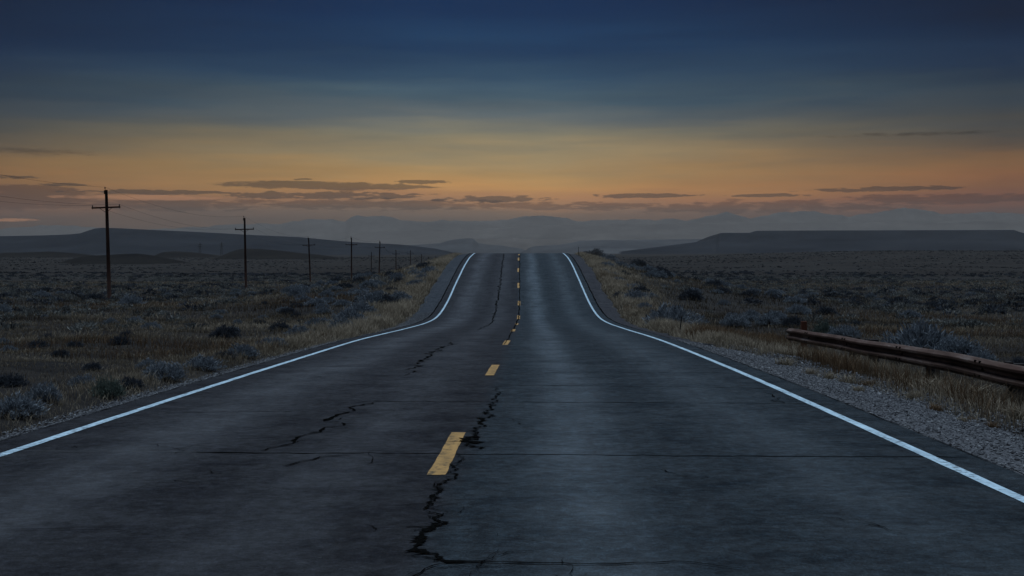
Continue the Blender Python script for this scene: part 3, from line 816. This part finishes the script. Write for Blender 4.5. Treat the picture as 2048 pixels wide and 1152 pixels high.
# small countable dots on the far left plain
for qx, qy, w, lab in ((69, 526, 7, 'tiny dark tree like bush far out on the left plain, left of the other'), (111, 526, 5, 'tinier dark bush far out on the left plain'), (353, 524, 7, 'tiny dark bush on the plain between the two nearest poles')):
    X, d = hit(qx, qy)
    place_bush('dark_round', X, d, .5 * w * d / F, lab, 'far bushes on the plain', 1.3)

# ------------------------------------------------------------------ grass clumps on the gravel
def make_clump(seed, mat):
    r = np.random.default_rng(seed); n = 150
    p = np.stack([r.normal(0, .35, n), r.normal(0, .35, n), np.full(n, -.02)], -1)
    V, q, t, tn = blades(p, r.uniform(.4, 1.0, n), r.uniform(.02, .035, n), r.uniform(.2, .95, n), np.clip(r.normal(.6, .2, n), .05, 1), seed)
    return V, [q, t], tn
CL = [make_clump(601, 0), make_clump(602, 0), make_clump(603, 0)]
clump_mesh = {}
def clump(i, kind, qx, qy, w, label):
    X, d = hit(qx, qy); key = (i % 3, kind)
    if key not in clump_mesh:
        V, f, tn = CL[i % 3]; o = np_mesh('grass_clump', V, f, M[kind], tint=tn); clump_mesh[key] = o.data
    else:
        o = bpy.data.objects.new('grass_clump', clump_mesh[key]); COL.objects.link(o)
    s = .5 * w * d / F
    o.location = (X, d, max(float(ground_z(np.array(X), np.array(d))), 0 if False else -99)); o.scale = (s, s, s * .9); o.rotation_euler = (0, 0, i * 1.3)
    # on the gravel sheet where it lies above the ground
    l = X - float(road_x(d)); ro = float(right_outer(np.array(d)))
    if 0 < l < ro:
        t = (l - PAVE + .15) / (ro - PAVE + .15)
        o.location.z = max(o.location.z, float(road_z(d)) - .03 - .13 * max(t, 0) ** 1.6)
    tag(o, label, 'grass clump', 'grass clumps on the right gravel verge')
for i, (k, qx, qy, w, lab) in enumerate([
    ('grass', 1716, 808, 34, 'pale round grass clump alone on the open gravel, half way along the strip'),
    ('grass', 1622, 768, 46, 'straw grass clump by the pavement edge, left of the lone round clump'),
    ('grass', 1570, 748, 50, 'wide straw grass clump where the gravel strip begins'),
    ('grass', 1700, 781, 60, 'flat straw grass clump beyond the lone round clump'),
    ('grass', 1658, 775, 50, 'low straw grass clump joining two others in the row on the gravel'),
    ('rustgrass', 1735, 775, 46, 'rust grass clump at the back of the gravel near the rail foot'),
    ('grass', 1830, 800, 50, 'straw grass clump below the middle of the rail'),
    ('rustgrass', 1870, 838, 44, 'rust grass clump on the gravel right of the lone round clump'),
    ('rustgrass', 1943, 850, 40, 'dark rust clump on the gravel, left of the last pair'),
    ('rustgrass', 1985, 868, 38, 'rust clump of the last pair on the gravel, nearest the frame edge'),
    ('grass', 1925, 868, 30, 'small straw clump of the last pair on the gravel'),
    ('grass', 1960, 806, 110, 'tall straw clump standing against the dark underside of the rail'),
    ('grass', 1880, 790, 100, 'tall pale clump leaning below the rail, left of the tallest'),
    ('grass', 2040, 840, 90, 'tall straw clump below the rail cut by the frame')]):
    clump(i, k, qx, qy, w, lab)

# ------------------------------------------------------------------ guardrail
def rail_pt(x_px, y_px, X): 
    d = X * F / (x_px - CX); return (X, d, EYE + (HOR - y_px) * d / F)
ctr = [rail_pt(1578, 669, 8.12), rail_pt(1640, 678.5, 8.06), rail_pt(1700, 689.5, 8.0), rail_pt(1760, 701, 7.94), rail_pt(1830, 712, 7.86), rail_pt(1900, 724.5, 7.78), rail_pt(1970, 738.5, 7.70), rail_pt(2048, 755.5, 7.62)]
last, prev = np.array(ctr[-1]), np.array(ctr[-4])
dirn = (last - prev) / np.linalg.norm(last - prev)
for k in (3, 6, 9, 12): ctr.append(tuple(last + dirn * k))
ctr = np.array(ctr)
s = np.concatenate([[0], np.cumsum(np.linalg.norm(np.diff(ctr, axis=0), axis=1))])
ss = np.arange(0, s[-1], .18)
path = np.stack([np.interp(ss, s, ctr[:, i]) for i in range(3)], -1)
kk = np.exp(-.5 * (np.arange(-9, 10) / 4.0) ** 2); kk /= kk.sum()
for i in range(3): path[:, i] = np.convolve(np.pad(path[:, i], 9, mode='reflect', reflect_type='odd'), kk, mode='valid')
path[:, 2] += .006 * np.sin(ss * 1.3) + .005 * np.sin(ss * .55 + 1)
path[:, 0] += .015 * np.sin(ss * .9 + 2)
prof = np.array([(-.158, .004), (-.150, .022), (-.108, .080), (-.100, .084), (-.070, .084), (-.062, .080), (-.018, .006), (.018, .006),
                 (.062, .080), (.070, .084), (.100, .084), (.108, .080), (.150, .022), (.158, .004)])
prof = prof * np.array([1.13, 1.12])
tan = np.gradient(path, axis=0); tan /= np.linalg.norm(tan, axis=1)[:, None]
nrm = np.stack([tan[:, 1], -tan[:, 0], np.zeros(len(tan))], -1); nrm /= np.linalg.norm(nrm, axis=1)[:, None]
nrm *= np.sign(-nrm[:, :1])      # towards the road
def sweep(pr, pth, nr_):
    V = pth[:, None] + pr[None, :, 1, None] * nr_[:, None] + pr[None, :, 0, None] * np.array([0, 0, 1.])
    a, b = V.shape[:2]; ix = np.arange(a * b).reshape(a, b)
    q = np.stack([ix[:-1, :], ix[1:, :], np.roll(ix, -1, 1)[1:, :], np.roll(ix, -1, 1)[:-1, :]], -1).reshape(-1, 4)
    return V.reshape(-1, 3), q, ix
thick = np.concatenate([prof, (prof - np.array([0, .007]))[::-1]])
V, q, ix = sweep(thick, path, nrm)
e0 = path[0].copy(); gz = float(ground_z(np.array(e0[0]), np.array(e0[1])))
guard = tag(empty('guardrail', (e0[0], e0[1], gz)), 'rusty brown corrugated steel guardrail running beside the gravel on the right verge', 'guardrail')
org = np.array(guard.location)
caps = np.array([ix[0], ix[-1][::-1]])
ro = np_mesh('rail', V - org, [q, caps], M['rust'], guard, smooth=False)
# flared end plate
m = MB()
fl = []
for k in range(9):
    a = k / 8
    fl.append((e0 + np.array([.02 + .22 * a ** 1.7, .05 + .28 * a, -.01 - .05 * a])) - org)
fl = np.array(fl); fn = np.stack([np.full(9, -1.0), np.linspace(0, .8, 9), np.zeros(9)], -1); fn /= np.linalg.norm(fn, axis=1)[:, None]
fp = thick * np.array([1.0, 1.0])
FV, fq, fix = sweep(fp, fl, fn)
np_mesh('end_flare', FV, [fq, np.array([fix[0], fix[-1][::-1]])], M['rust'], guard)
def rail_at(x_px):
    u = (path[:, 0] / path[:, 1]); return int(np.argmin(np.abs(u - (x_px - CX) / F)))
bolt_px = [1620, 1693, 1808, 1965]
def post(i, top_over, mat, w=.08, name='post', back=.17):
    p = path[i]; b = p - nrm[i] * back
    g = float(ground_z(np.array(b[0]), np.array(b[1])))
    m = MB(); top = p[2] + top_over
    ang = math.atan2(tan[i][1], tan[i][0]); rot = np.array([[math.cos(ang), -math.sin(ang), 0], [math.sin(ang), math.cos(ang), 0], [0, 0, 1]])
    m.box((b[0] - org[0], b[1] - org[1], (top + g - .4) / 2 - org[2]), (w, w * 1.1, (top - g + .4) / 2), rot, .97)
    return m.build(name, mat, guard), rot
def block(i, over):
    p = path[i]; b = p - nrm[i] * .045; ang = math.atan2(tan[i][1], tan[i][0])
    rot = np.array([[math.cos(ang), -math.sin(ang), 0], [math.sin(ang), math.cos(ang), 0], [0, 0, 1]])
    m = MB(); m.box((b[0] - org[0], b[1] - org[1], p[2] + over / 2 - org[2]), (.09, .042, .17 + over / 2), rot)
    return m.build('spacer_block', M['darkwood'], guard)
idx_end = 2
post_ids = [rail_at(1693), rail_at(1730), rail_at(1850), rail_at(2012), rail_at(2048) + 12, rail_at(2048) + 34]
pe, _ = post(rail_at(1596), .40, M['redwood'], .075)
tag(pe, 'reddish timber end post standing above the rail')
for j, i in enumerate(post_ids):
    i = min(i, len(path) - 2)
    post(i, .17 + .03 * math.sin(j * 2.1), M['darkwood'], .10); block(i, .03)
for bx in bolt_px:
    i = rail_at(bx)
    for k in (-1, 1):
        for zc in (.127, -.098):
            m = MB(); ii = i; p = path[ii] + tan[ii] * .12 * k + nrm[ii] * .096 + np.array([0, 0, zc]) - org
            m.tube([p - nrm[ii] * .02, p + nrm[ii] * .012 + np.array([0, 0, .004])], .022, 6)
            bo = m.build('bolt', M['crack'], ro)
    m = MB(); p = path[i] + nrm[i] * .004 - org
    m.tube([p, p + nrm[i] * .022], .026, 6); m.build('bolt', M['crack'], ro)

# ------------------------------------------------------------------ thin posts
def stake(qx0, qy0, qx1, qy1, r_, label, mat='steel', group='thin stakes', dd=None, cap=False):
    X, d = hit(qx0, qy0)
    if dd: d = dd; X = (qx0 - CX) * d / F
    z = float(ground_z(np.array(X), np.array(d)))
    top = np.array(px(qx1, qy1, d)) - np.array([X, d, z])
    root = tag(empty('marker_stake', (X, d, z)), label, 'stake', group)
    m = MB(); m.tube([(0, 0, -.3), tuple(top * .5), tuple(top)], [r_, r_, r_ * .9], 6); m.build('shaft', M[mat], root)
    m = MB(); m.tube([tuple(top), tuple(top * 1.03)], [r_ * 1.25, r_ * .8], 6); m.build('cap', M[mat], root)
    return root
stake(1358, 669, 1364, 633, .022, 'taller thin stake leaning right at the grass edge, before the widest sagebrush')
stake(1398, 662, 1400, 648, .022, 'shorter thin stake in the grass, to the right of the leaning one')
stake(1157, 509, 1157, 494, .022, 'thin stake on the crest of the right bank against the haze', dd=104)
stake(528, 573, 528, 546, .035, 'lone thin stake out on the left plain, just right of the second pole')
stake(22.5, 660, 22.5, 648, .03, 'short pale stake in the dark scrub at the left frame edge')

# ------------------------------------------------------------------ utility poles
H0 = 9.4
def make_pole():
    e = empty('utility_pole', (0, 0, 0))
    m = MB(); m.tube([(0, 0, -.6), (0, 0, 3), (0, 0, 6), (0, 0, H0 - .14)], [.17, .155, .14, .115], 10); m.build('shaft', M['wood'], e, True)
    m = MB(); m.box((0, -.16, H0 - 1.62), (1.24, .055, .065)); arm = m.build('crossarm', M['wood'], e)
    for sg in (-1, 1):
        m = MB(); m.tube([(sg * .52, -.21, H0 - 1.68), (0, -.15, H0 - 2.05)], .022, 5); m.build('brace', M['wood'], e)
        m = MB(); x = sg * 1.17
        m.tube([(x, -.16, H0 - 1.75), (x, -.16, H0 - 1.55), (x, -.16, H0 - 1.50), (x, -.16, H0 - 1.44), (x, -.16, H0 - 1.38)], [.02, .025, .062, .05, .02], 8)
        m.build('insulator', M['porcelain'], arm)
    m = MB(); m.tube([(-.09, 0, H0 - .35), (-.10, 0, H0 - .02)], .02, 5); br = m.build('top_pin', M['steel'], e)
    m = MB(); m.tube([(-.10, 0, H0 - .04), (-.10, 0, H0 + .02), (-.10, 0, H0 + .09), (-.10, 0, H0 + .12)], [.03, .065, .05, .015], 8); m.build('insulator', M['porcelain'], br)
    m = MB(); m.box((-.15, 0, H0 - .32), (.035, .05, .16)); m.build('bracket', M['steel'], e)
    return e
pole0 = make_pole()
# (photo x of the base, photo y of the top, distance, lean in x px over its height, label)
poles = [(219, 374, 109, -7, 'nearest and tallest wooden utility pole, leaning slightly left in the dark scrub'),
         (492, 432, 167, -3, 'second wooden utility pole along the line, next to the lone stake'),
         (621, 473, 218, -4, 'third wooden utility pole, its foot just behind the grassy bank'),
         (703, 473, 262, 0, 'fourth wooden utility pole, behind the bank, left of the short pole'),
         (758, 481, 300, 2, 'fifth wooden utility pole, right beside the short pole on the bank'),
         (792, 499, 400, 0, 'small far utility pole, first right of the fifth pole'),
         (821, 500, 460, 0, 'small far utility pole, second right of the fifth pole'),
         (843, 508, 530, 0, 'tiny far utility pole just before the last two on the bank'),
         (857, 513, 600, 0, 'tiny far utility pole next to the last one'),
         (871, 512, 680, 0, 'last tiny utility pole peeping over the bank nearest the road'),
         (742, 503, 330, 1, 'short utility pole between the fourth and the fifth, its crossarm low')]
tops = []
for i, (bx, ty, d, lean, lab) in enumerate(poles):
    o = pole0 if i == 0 else copy_tree(pole0)
    X = (bx - CX) * d / F; z = float(ground_z(np.array(X), np.array(float(d)))); zt = EYE + (HOR - ty) * d / F
    h = zt - z; k = h / (H0 + .1)
    o.location = (X, d, z); o.scale = (k, k, k) if i < 3 or i == 10 else (max(k, .92), k, k)
    o.rotation_euler = (0, math.atan2(lean * d / F, h), math.radians((-6, -3, 6, 2, 0, 0, 3, 0, 0, 0, -8)[i]))
    tag(o, lab, 'utility pole', 'wooden utility poles along the road')
    if i < 10: tops.append((o, k))
bpy.context.view_layer.update()
from mathutils import Vector
local = {'top': (-.10, 0, H0 + .10), 'left arm': (-1.17, -.16, H0 - 1.40), 'right arm': (1.17, -.16, H0 - 1.40)}
for key, lp in local.items():
    pts = [np.array(o.matrix_world @ Vector(lp)) for o, k in tops]
    first = pts[0] + (pts[0] - pts[1]) * 1.05 + np.array([0, 0, .4 if key != 'top' else .8])
    pts = [first] + pts
    m = MB(); line = []
    for a, b in zip(pts[:-1], pts[1:]):
        L = np.linalg.norm(b - a); sag = L * .016
        for k in range(14):
            t = k / 14; line.append(a + (b - a) * t - np.array([0, 0, 4 * sag * t * (1 - t)]))
    line.append(pts[-1])
    m.tube(line, [max(.007, p[1] * .00004) for p in line], 5); w = m.build('power_line', M['wire'])
    tag(w, {'top': 'thin sagging wire strung between the tips of the utility poles', 'left arm': 'thin sagging wire on the left crossarm ends of the utility poles', 'right arm': 'thin sagging wire on the right crossarm ends of the utility poles'}[key], 'wire', 'overhead wires between the poles')

# faint lattice masts far out before the mesa
def mast(qx, ytop, ybase, d, label):
    base = np.array(px(qx, ybase, d)); h = (ybase - ytop) * d / F
    z = float(ground_z(np.array(base[0]), np.array(base[1])))
    root = tag(empty('transmission_mast', (base[0], base[1], z)), label, 'mast', 'far transmission masts')
    h = px(qx, ytop, d)[2] - z; m = MB(); w = h * .09
    for sx in (-1, 1):
        for sy in (-1, 1): m.tube([(sx * w, sy * w, -1), (sx * w * .12, sy * w * .12, h)], .16, 4)
    for k in range(6):
        a, b = k / 6 * .95, (k + 1) / 6 * .95; wa, wb = w * (1 - a * .88), w * (1 - b * .88)
        m.tube([(-wa, -wa, h * a), (wb, -wb, h * b)], .1, 4); m.tube([(wa, -wa, h * a), (-wb, -wb, h * b)], .1, 4)
    m.build('tower', M['steel'], root)
    for kk_ in (.72, .86):
        m = MB(); m.box((0, 0, h * kk_), (h * .16, .25, .25)); m.build('crossarm', M['steel'], root)
mast(400, 485, 505, 2100, 'faint lattice mast on the hazy plain below the left mesa, nearer the first pole')
mast(443, 484, 504, 2200, 'faint lattice mast on the hazy plain below the left mesa, nearer the second pole')

# ------------------------------------------------------------------ hills, mesas and mountains
def ridge(name, outline, D, front, back, base_y, mat, seed, gully=.25, step=3, cliff=0.0, nf=22, peaks=0.0):
    ox = np.array([p[0] for p in outline], float); oy = np.array([p[1] for p in outline], float)
    xs = np.arange(ox[0], ox[-1] + .1, step); ys = np.interp(xs, ox, oy)
    ys = ys + peaks * fbm(xs * .06, xs * 0, seed, 5)
    X = (xs - CX) * D / F; H = EYE + (HOR - ys) * D / F
    zb = EYE + (HOR - base_y) * D / F - 6
    v = np.concatenate([np.linspace(0, 1, nf), 1 + np.linspace(.12, 1, 8)])
    if D < 2600:
        g0 = ground_z(X, X * 0 + D); zb = float(min(g0.min(), ground_z(X, X * 0 + D + back).min())) - 3
        e_ = np.linspace(0, 1, len(X)); wn = sstep(0, .3, e_) * (1 - sstep(.7, 1, e_))
        H = H * wn + (g0 - 1.5) * (1 - wn)
    V = []
    for t in v:
        if t <= 1:
            prof_ = t ** 1.25 if not cliff else np.where(t < .82, t / .82 * (1 - cliff), (1 - cliff) + cliff * sstep(.82, .93, np.array(t)))
            g = gully * (fbm(X / (front * .22) + 7, X * 0 + t * 1.3, seed + 3, 4)) * math.sin(PI * t)
            y = D - front * (1 - t) + g * front * .5
            z = zb + (H - zb) * np.clip(prof_ + g * .5 * (1 - t), 0, 1)
        else:
            y = D + back * (t - 1) + X * 0
            z = H - (H - zb) * 1.25 * (t - 1) ** 1.3
        V.append(np.stack([X * (y / D) if t <= 1 else X, y + 0 * X, z + 0 * X], -1))
    V = np.array(V); a, b = V.shape[:2]; ix = np.arange(a * b).reshape(a, b)
    q = np.stack([ix[:-1, :-1], ix[:-1, 1:], ix[1:, 1:], ix[1:, :-1]], -1).reshape(-1, 4)
    return tag(np_mesh(name, V.reshape(-1, 3), [q], mat, smooth=True), kind='structure')
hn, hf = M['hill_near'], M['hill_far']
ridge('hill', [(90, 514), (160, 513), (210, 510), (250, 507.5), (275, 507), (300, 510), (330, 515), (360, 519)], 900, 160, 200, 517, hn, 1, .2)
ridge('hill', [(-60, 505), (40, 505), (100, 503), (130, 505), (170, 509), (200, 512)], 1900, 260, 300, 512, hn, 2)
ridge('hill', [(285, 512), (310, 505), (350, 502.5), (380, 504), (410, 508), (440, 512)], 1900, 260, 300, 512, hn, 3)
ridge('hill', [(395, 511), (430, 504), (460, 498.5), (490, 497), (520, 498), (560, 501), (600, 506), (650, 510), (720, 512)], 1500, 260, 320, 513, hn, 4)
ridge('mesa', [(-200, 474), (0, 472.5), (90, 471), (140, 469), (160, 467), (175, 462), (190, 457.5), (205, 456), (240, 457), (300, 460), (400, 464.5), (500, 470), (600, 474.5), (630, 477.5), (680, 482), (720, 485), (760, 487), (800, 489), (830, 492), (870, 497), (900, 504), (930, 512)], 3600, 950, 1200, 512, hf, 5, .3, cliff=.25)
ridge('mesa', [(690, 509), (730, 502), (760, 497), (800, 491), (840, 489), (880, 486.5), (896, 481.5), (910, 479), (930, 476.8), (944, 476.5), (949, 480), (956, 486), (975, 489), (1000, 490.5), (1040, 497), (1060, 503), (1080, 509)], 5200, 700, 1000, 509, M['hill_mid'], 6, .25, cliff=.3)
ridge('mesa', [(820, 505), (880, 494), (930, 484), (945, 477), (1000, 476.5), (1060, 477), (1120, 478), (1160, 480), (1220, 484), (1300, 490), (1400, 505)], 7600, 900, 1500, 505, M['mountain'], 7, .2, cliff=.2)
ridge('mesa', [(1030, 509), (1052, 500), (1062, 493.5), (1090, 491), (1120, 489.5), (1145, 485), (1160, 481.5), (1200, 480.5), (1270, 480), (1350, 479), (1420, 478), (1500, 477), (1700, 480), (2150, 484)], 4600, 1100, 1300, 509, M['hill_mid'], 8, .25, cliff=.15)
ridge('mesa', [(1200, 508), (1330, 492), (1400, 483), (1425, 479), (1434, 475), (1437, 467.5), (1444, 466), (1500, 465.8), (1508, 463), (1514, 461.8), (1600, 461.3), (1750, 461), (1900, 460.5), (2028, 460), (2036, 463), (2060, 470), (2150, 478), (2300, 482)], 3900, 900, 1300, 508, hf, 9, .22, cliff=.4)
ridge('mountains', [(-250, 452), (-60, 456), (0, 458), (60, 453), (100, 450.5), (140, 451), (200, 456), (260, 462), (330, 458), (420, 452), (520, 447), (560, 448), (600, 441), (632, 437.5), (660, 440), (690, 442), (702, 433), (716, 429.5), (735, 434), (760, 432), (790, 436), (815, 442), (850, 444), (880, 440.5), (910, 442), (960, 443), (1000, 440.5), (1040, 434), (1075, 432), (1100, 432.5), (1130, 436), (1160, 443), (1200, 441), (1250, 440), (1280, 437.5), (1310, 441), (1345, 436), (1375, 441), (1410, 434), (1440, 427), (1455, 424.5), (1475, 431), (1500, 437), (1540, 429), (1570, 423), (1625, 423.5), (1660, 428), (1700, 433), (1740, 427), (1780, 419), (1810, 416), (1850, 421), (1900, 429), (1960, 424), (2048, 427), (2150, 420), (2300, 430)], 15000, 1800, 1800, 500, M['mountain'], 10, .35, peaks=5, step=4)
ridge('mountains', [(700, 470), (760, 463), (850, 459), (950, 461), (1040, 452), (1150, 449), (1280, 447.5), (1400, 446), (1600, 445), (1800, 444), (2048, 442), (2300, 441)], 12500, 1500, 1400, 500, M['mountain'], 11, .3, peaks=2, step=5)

# ------------------------------------------------------------------ haze
m = MB(); m.box((0, 8800, 225), (8600, 9600, 290))
hz = m.build('haze', None or M['wire']); hz.data.materials.clear()
hm = bpy.data.materials.new('pale_haze'); hm.use_nodes = True
nt = hm.node_tree; nt.nodes.remove(nt.nodes['Principled BSDF'])
pv = nt.nodes.new('ShaderNodeVolumePrincipled'); pv.inputs['Color'].default_value = (.93, .86, .80, 1); pv.inputs['Density'].default_value = 3.8e-5; pv.inputs['Anisotropy'].default_value = .62
nt.links.new(pv.outputs[0], nt.nodes['Material Output'].inputs['Volume'])
hz.data.materials.append(hm); tag(hz, kind='stuff', label='thin blue grey dusk haze over the plain', cat='haze')

# ------------------------------------------------------------------ sky
W = bpy.data.worlds.new('World'); scene.world = W; W.use_nodes = True
class WN(NT):
    def __init__(s): s.t = W.node_tree
w = WN()
bg = W.node_tree.nodes['Background']
gen = w.n('ShaderNodeTexCoord').outputs['Generated']
sep = w.n('ShaderNodeSeparateXYZ'); w.l(gen, sep.inputs[0])
sx, sy, sz = sep.outputs
hyp = w.math('SQRT', w.math('ADD', w.math('MULTIPLY', sx, sx), w.math('ADD', w.math('MULTIPLY', sy, sy), 1e-6)))
el = w.math('DIVIDE', sz, hyp)                     # tangent of elevation
az = w.math('ARCTAN2', sx, sy)                     # azimuth, 0 straight ahead
comb = w.n('ShaderNodeCombineXYZ'); w.l(az, comb.inputs[0]); w.l(el, comb.inputs[1])
ae = comb.outputs[0]
# soft unevenness of the high veil of cloud
veil = w.noise(w.vscale(ae, (2.2, 26, 1)), 1.0, 5, .55)
veil2 = w.noise(w.vscale(ae, (7, 60, 1)), 1.0, 4, .6)
elw = w.math('ADD', el, w.math('ADD', w.math('MULTIPLY', w.math('SUBTRACT', veil, .5), .055), w.math('MULTIPLY', w.math('SUBTRACT', veil2, .5), .018)))
def evy(y): return (HOR - y) / F
def skyramp(stops):
    lo, hi = -.02, .30
    return w.ramp(w.gray(elw, lo, hi), [((evy(y) - lo) / (hi - lo), srgb(*c)) for y, c in stops])
mid = skyramp([(505, (112, 100, 94)), (455, (122, 106, 92)), (425, (144, 114, 86)), (398, (184, 132, 82)), (375, (202, 150, 84)), (345, (188, 150, 92)), (310, (164, 143, 103)), (275, (134, 128, 106)), (235, (96, 105, 107)), (195, (68, 91, 105)), (150, (44, 73, 98)), (90, (19, 54, 90)), (10, (6, 41, 80)), (-80, (4, 37, 74)), (-250, (10, 40, 78))])
edg = skyramp([(505, (70, 60, 58)), (455, (82, 66, 58)), (425, (98, 74, 58)), (398, (128, 86, 55)), (375, (138, 97, 52)), (345, (122, 92, 54)), (310, (90, 76, 58)), (275, (70, 68, 62)), (235, (52, 61, 68)), (195, (34, 51, 67)), (150, (14, 38, 66)), (90, (0, 26, 56)), (10, (0, 15, 43)), (-80, (0, 14, 42)), (-250, (4, 22, 52))])
aaz = w.math('ABSOLUTE', w.math('ADD', az, .02))
col = w.mix(w.gray(aaz, .05, .38), mid, edg)
# redder to the right of the road near the horizon
redf = w.math('MULTIPLY', w.gray(az, .02, .34), w.gray(el, .10, .03))
col = w.mix(w.math('MULTIPLY', redf, .75), col, w.mix(1.0, col, (1.05, .78, .78), 'MULTIPLY'))
# thin uneven veil: brighter and dimmer streaks
v3 = w.noise(w.vscale(ae, (3.0, 38, 1)), 1.0, 6, .6)
col = w.mix(1.0, col, w.ramp(w.gray(v3, .28, .72), [(0, (.80, .81, .84)), (1, (1.17, 1.15, 1.12))]), 'MULTIPLY')
# cloud strips: elliptic patches of direction with ragged rims
n1 = w.noise(w.vscale(ae, (34, 190, 1)), 1.0, 6, .62)
n2 = w.noise(w.vscale(ae, (90, 420, 1)), 1.0, 4, .6)
ragv = w.math('ADD', w.math('MULTIPLY', w.math('SUBTRACT', n1, .5), 3.8), w.math('MULTIPLY', w.math('SUBTRACT', n2, .5), 3.2))
def cloud(x, y, rx, ry, soft=.35, rag=1.0, tilt=0.0):
    a0 = math.atan((x - CX) / F); e0_ = evy(y) * math.cos(a0)
    da = w.math('SUBTRACT', az, a0)
    u = w.math('DIVIDE', da, rx / F)
    ee = w.math('SUBTRACT', el, e0_)
    if tilt: ee = w.math('SUBTRACT', ee, w.math('MULTIPLY', da, tilt))
    v = w.math('DIVIDE', ee, ry / F)
    dd = w.math('ADD', w.math('MULTIPLY', u, u), w.math('MULTIPLY', v, v))
    f = w.math('ADD', w.math('SUBTRACT', 1.0, dd), w.math('MULTIPLY', ragv, rag))
    nd = w.n('ShaderNodeMapRange', interpolation_type='SMOOTHSTEP', i_1=0.0, i_2=soft); w.l(f, nd.inputs[0])
    return nd.outputs[0]
def union(lst):
    o = lst[0]
    for c in lst[1:]: o = w.math('MAXIMUM', o, c)
    return o
dark = union([cloud(20, 354.5, 48, 4.5), cloud(640, 371, 235, 9.5, .5, .5, -.01), cloud(840, 364, 55, 5, .4), cloud(605, 358.5, 18, 2), cloud(130, 369, 50, 3),
              cloud(650, 391, 220, 8, .5), cloud(980, 398, 130, 7, .5), cloud(1285, 391.5, 105, 4.5), cloud(1540, 391, 75, 3.6), cloud(1780, 378, 165, 5, .5, 1.0, .012), cloud(300, 384, 150, 5)])
bank = union([cloud(1840, 268, 220, 5, 1.6, .9), cloud(40, 384, 150, 15, .6, .6), cloud(-60, 398, 330, 26, .6, .6), cloud(330, 410, 300, 15, .8), cloud(760, 410, 330, 13, .8), cloud(1100, 412, 300, 9, .8), cloud(1500, 415, 380, 15, .9), cloud(1900, 398, 270, 12, .8), cloud(60, 302, 130, 9, 1.6, .8)])
low = w.gray(el, evy(408), evy(440))
bankf = w.math('MAXIMUM', w.math('MULTIPLY', bank, .85), w.math('MULTIPLY', low, .6), clamp=True)
col = w.mix(bankf, col, w.mix(1.0, col, (.46, .42, .38), 'MULTIPLY'))
glow = union([cloud(30, 440, 60, 3, .8), cloud(290, 395, 170, 6, .8, .6)])
col = w.mix(w.math('MULTIPLY', glow, .7), col, (.50, .23, .10))
col = w.mix(w.math('MULTIPLY', dark, .82), col, w.mix(1.0, col, (.26, .28, .33), 'MULTIPLY'))
sky = w.n('ShaderNodeTexSky', sky_type='NISHITA', sun_disc=False, sun_elevation=math.radians(1.0), sun_rotation=math.radians(-4), air_density=1.0, dust_density=1.5)
fade = w.math('MULTIPLY', w.gray(el, .35, 1.2), .02)
add = w.mix(fade, col, sky.outputs[0], 'ADD')
w.l(add, bg.inputs[0]); bg.inputs[1].default_value = 1.0
W.cycles.sampling_method = 'MANUAL'; W.cycles.sample_map_resolution = 512

sun = bpy.data.lights.new('sun', 'SUN'); sun.energy = 3.2; sun.angle = math.radians(58); sun.color = (.69, .86, 1.0)
so = bpy.data.objects.new('sun', sun); COL.objects.link(so)
so.rotation_euler = (math.radians(-3), 0, math.radians(-3))

# ------------------------------------------------------------------ camera and render settings
cam = bpy.data.cameras.new('camera'); co = bpy.data.objects.new('camera', cam); COL.objects.link(co)
cam.sensor_width = 36; cam.lens = 36 * F / 2048; cam.shift_y = -(576 - HOR) / 2048
cam.clip_start = .1; cam.clip_end = 40000
co.location = (0, 0, EYE); co.rotation_euler = (PI / 2, 0, 0)
scene.camera = co
scene.view_settings.view_transform = 'Standard'; scene.view_settings.look = 'None'
scene.view_settings.exposure = 0; scene.view_settings.gamma = 1
scene.render.engine = 'CYCLES'
c = scene.cycles
c.max_bounces = 5; c.diffuse_bounces = 2; c.glossy_bounces = 2; c.transmission_bounces = 2; c.volume_bounces = 1; c.transparent_max_bounces = 4
c.use_denoising = True; c.denoiser = 'OPENIMAGEDENOISE'; c.denoising_input_passes = 'RGB_ALBEDO_NORMAL'; c.denoising_prefilter = 'ACCURATE'
c.use_fast_gi = False
c.use_adaptive_sampling = False
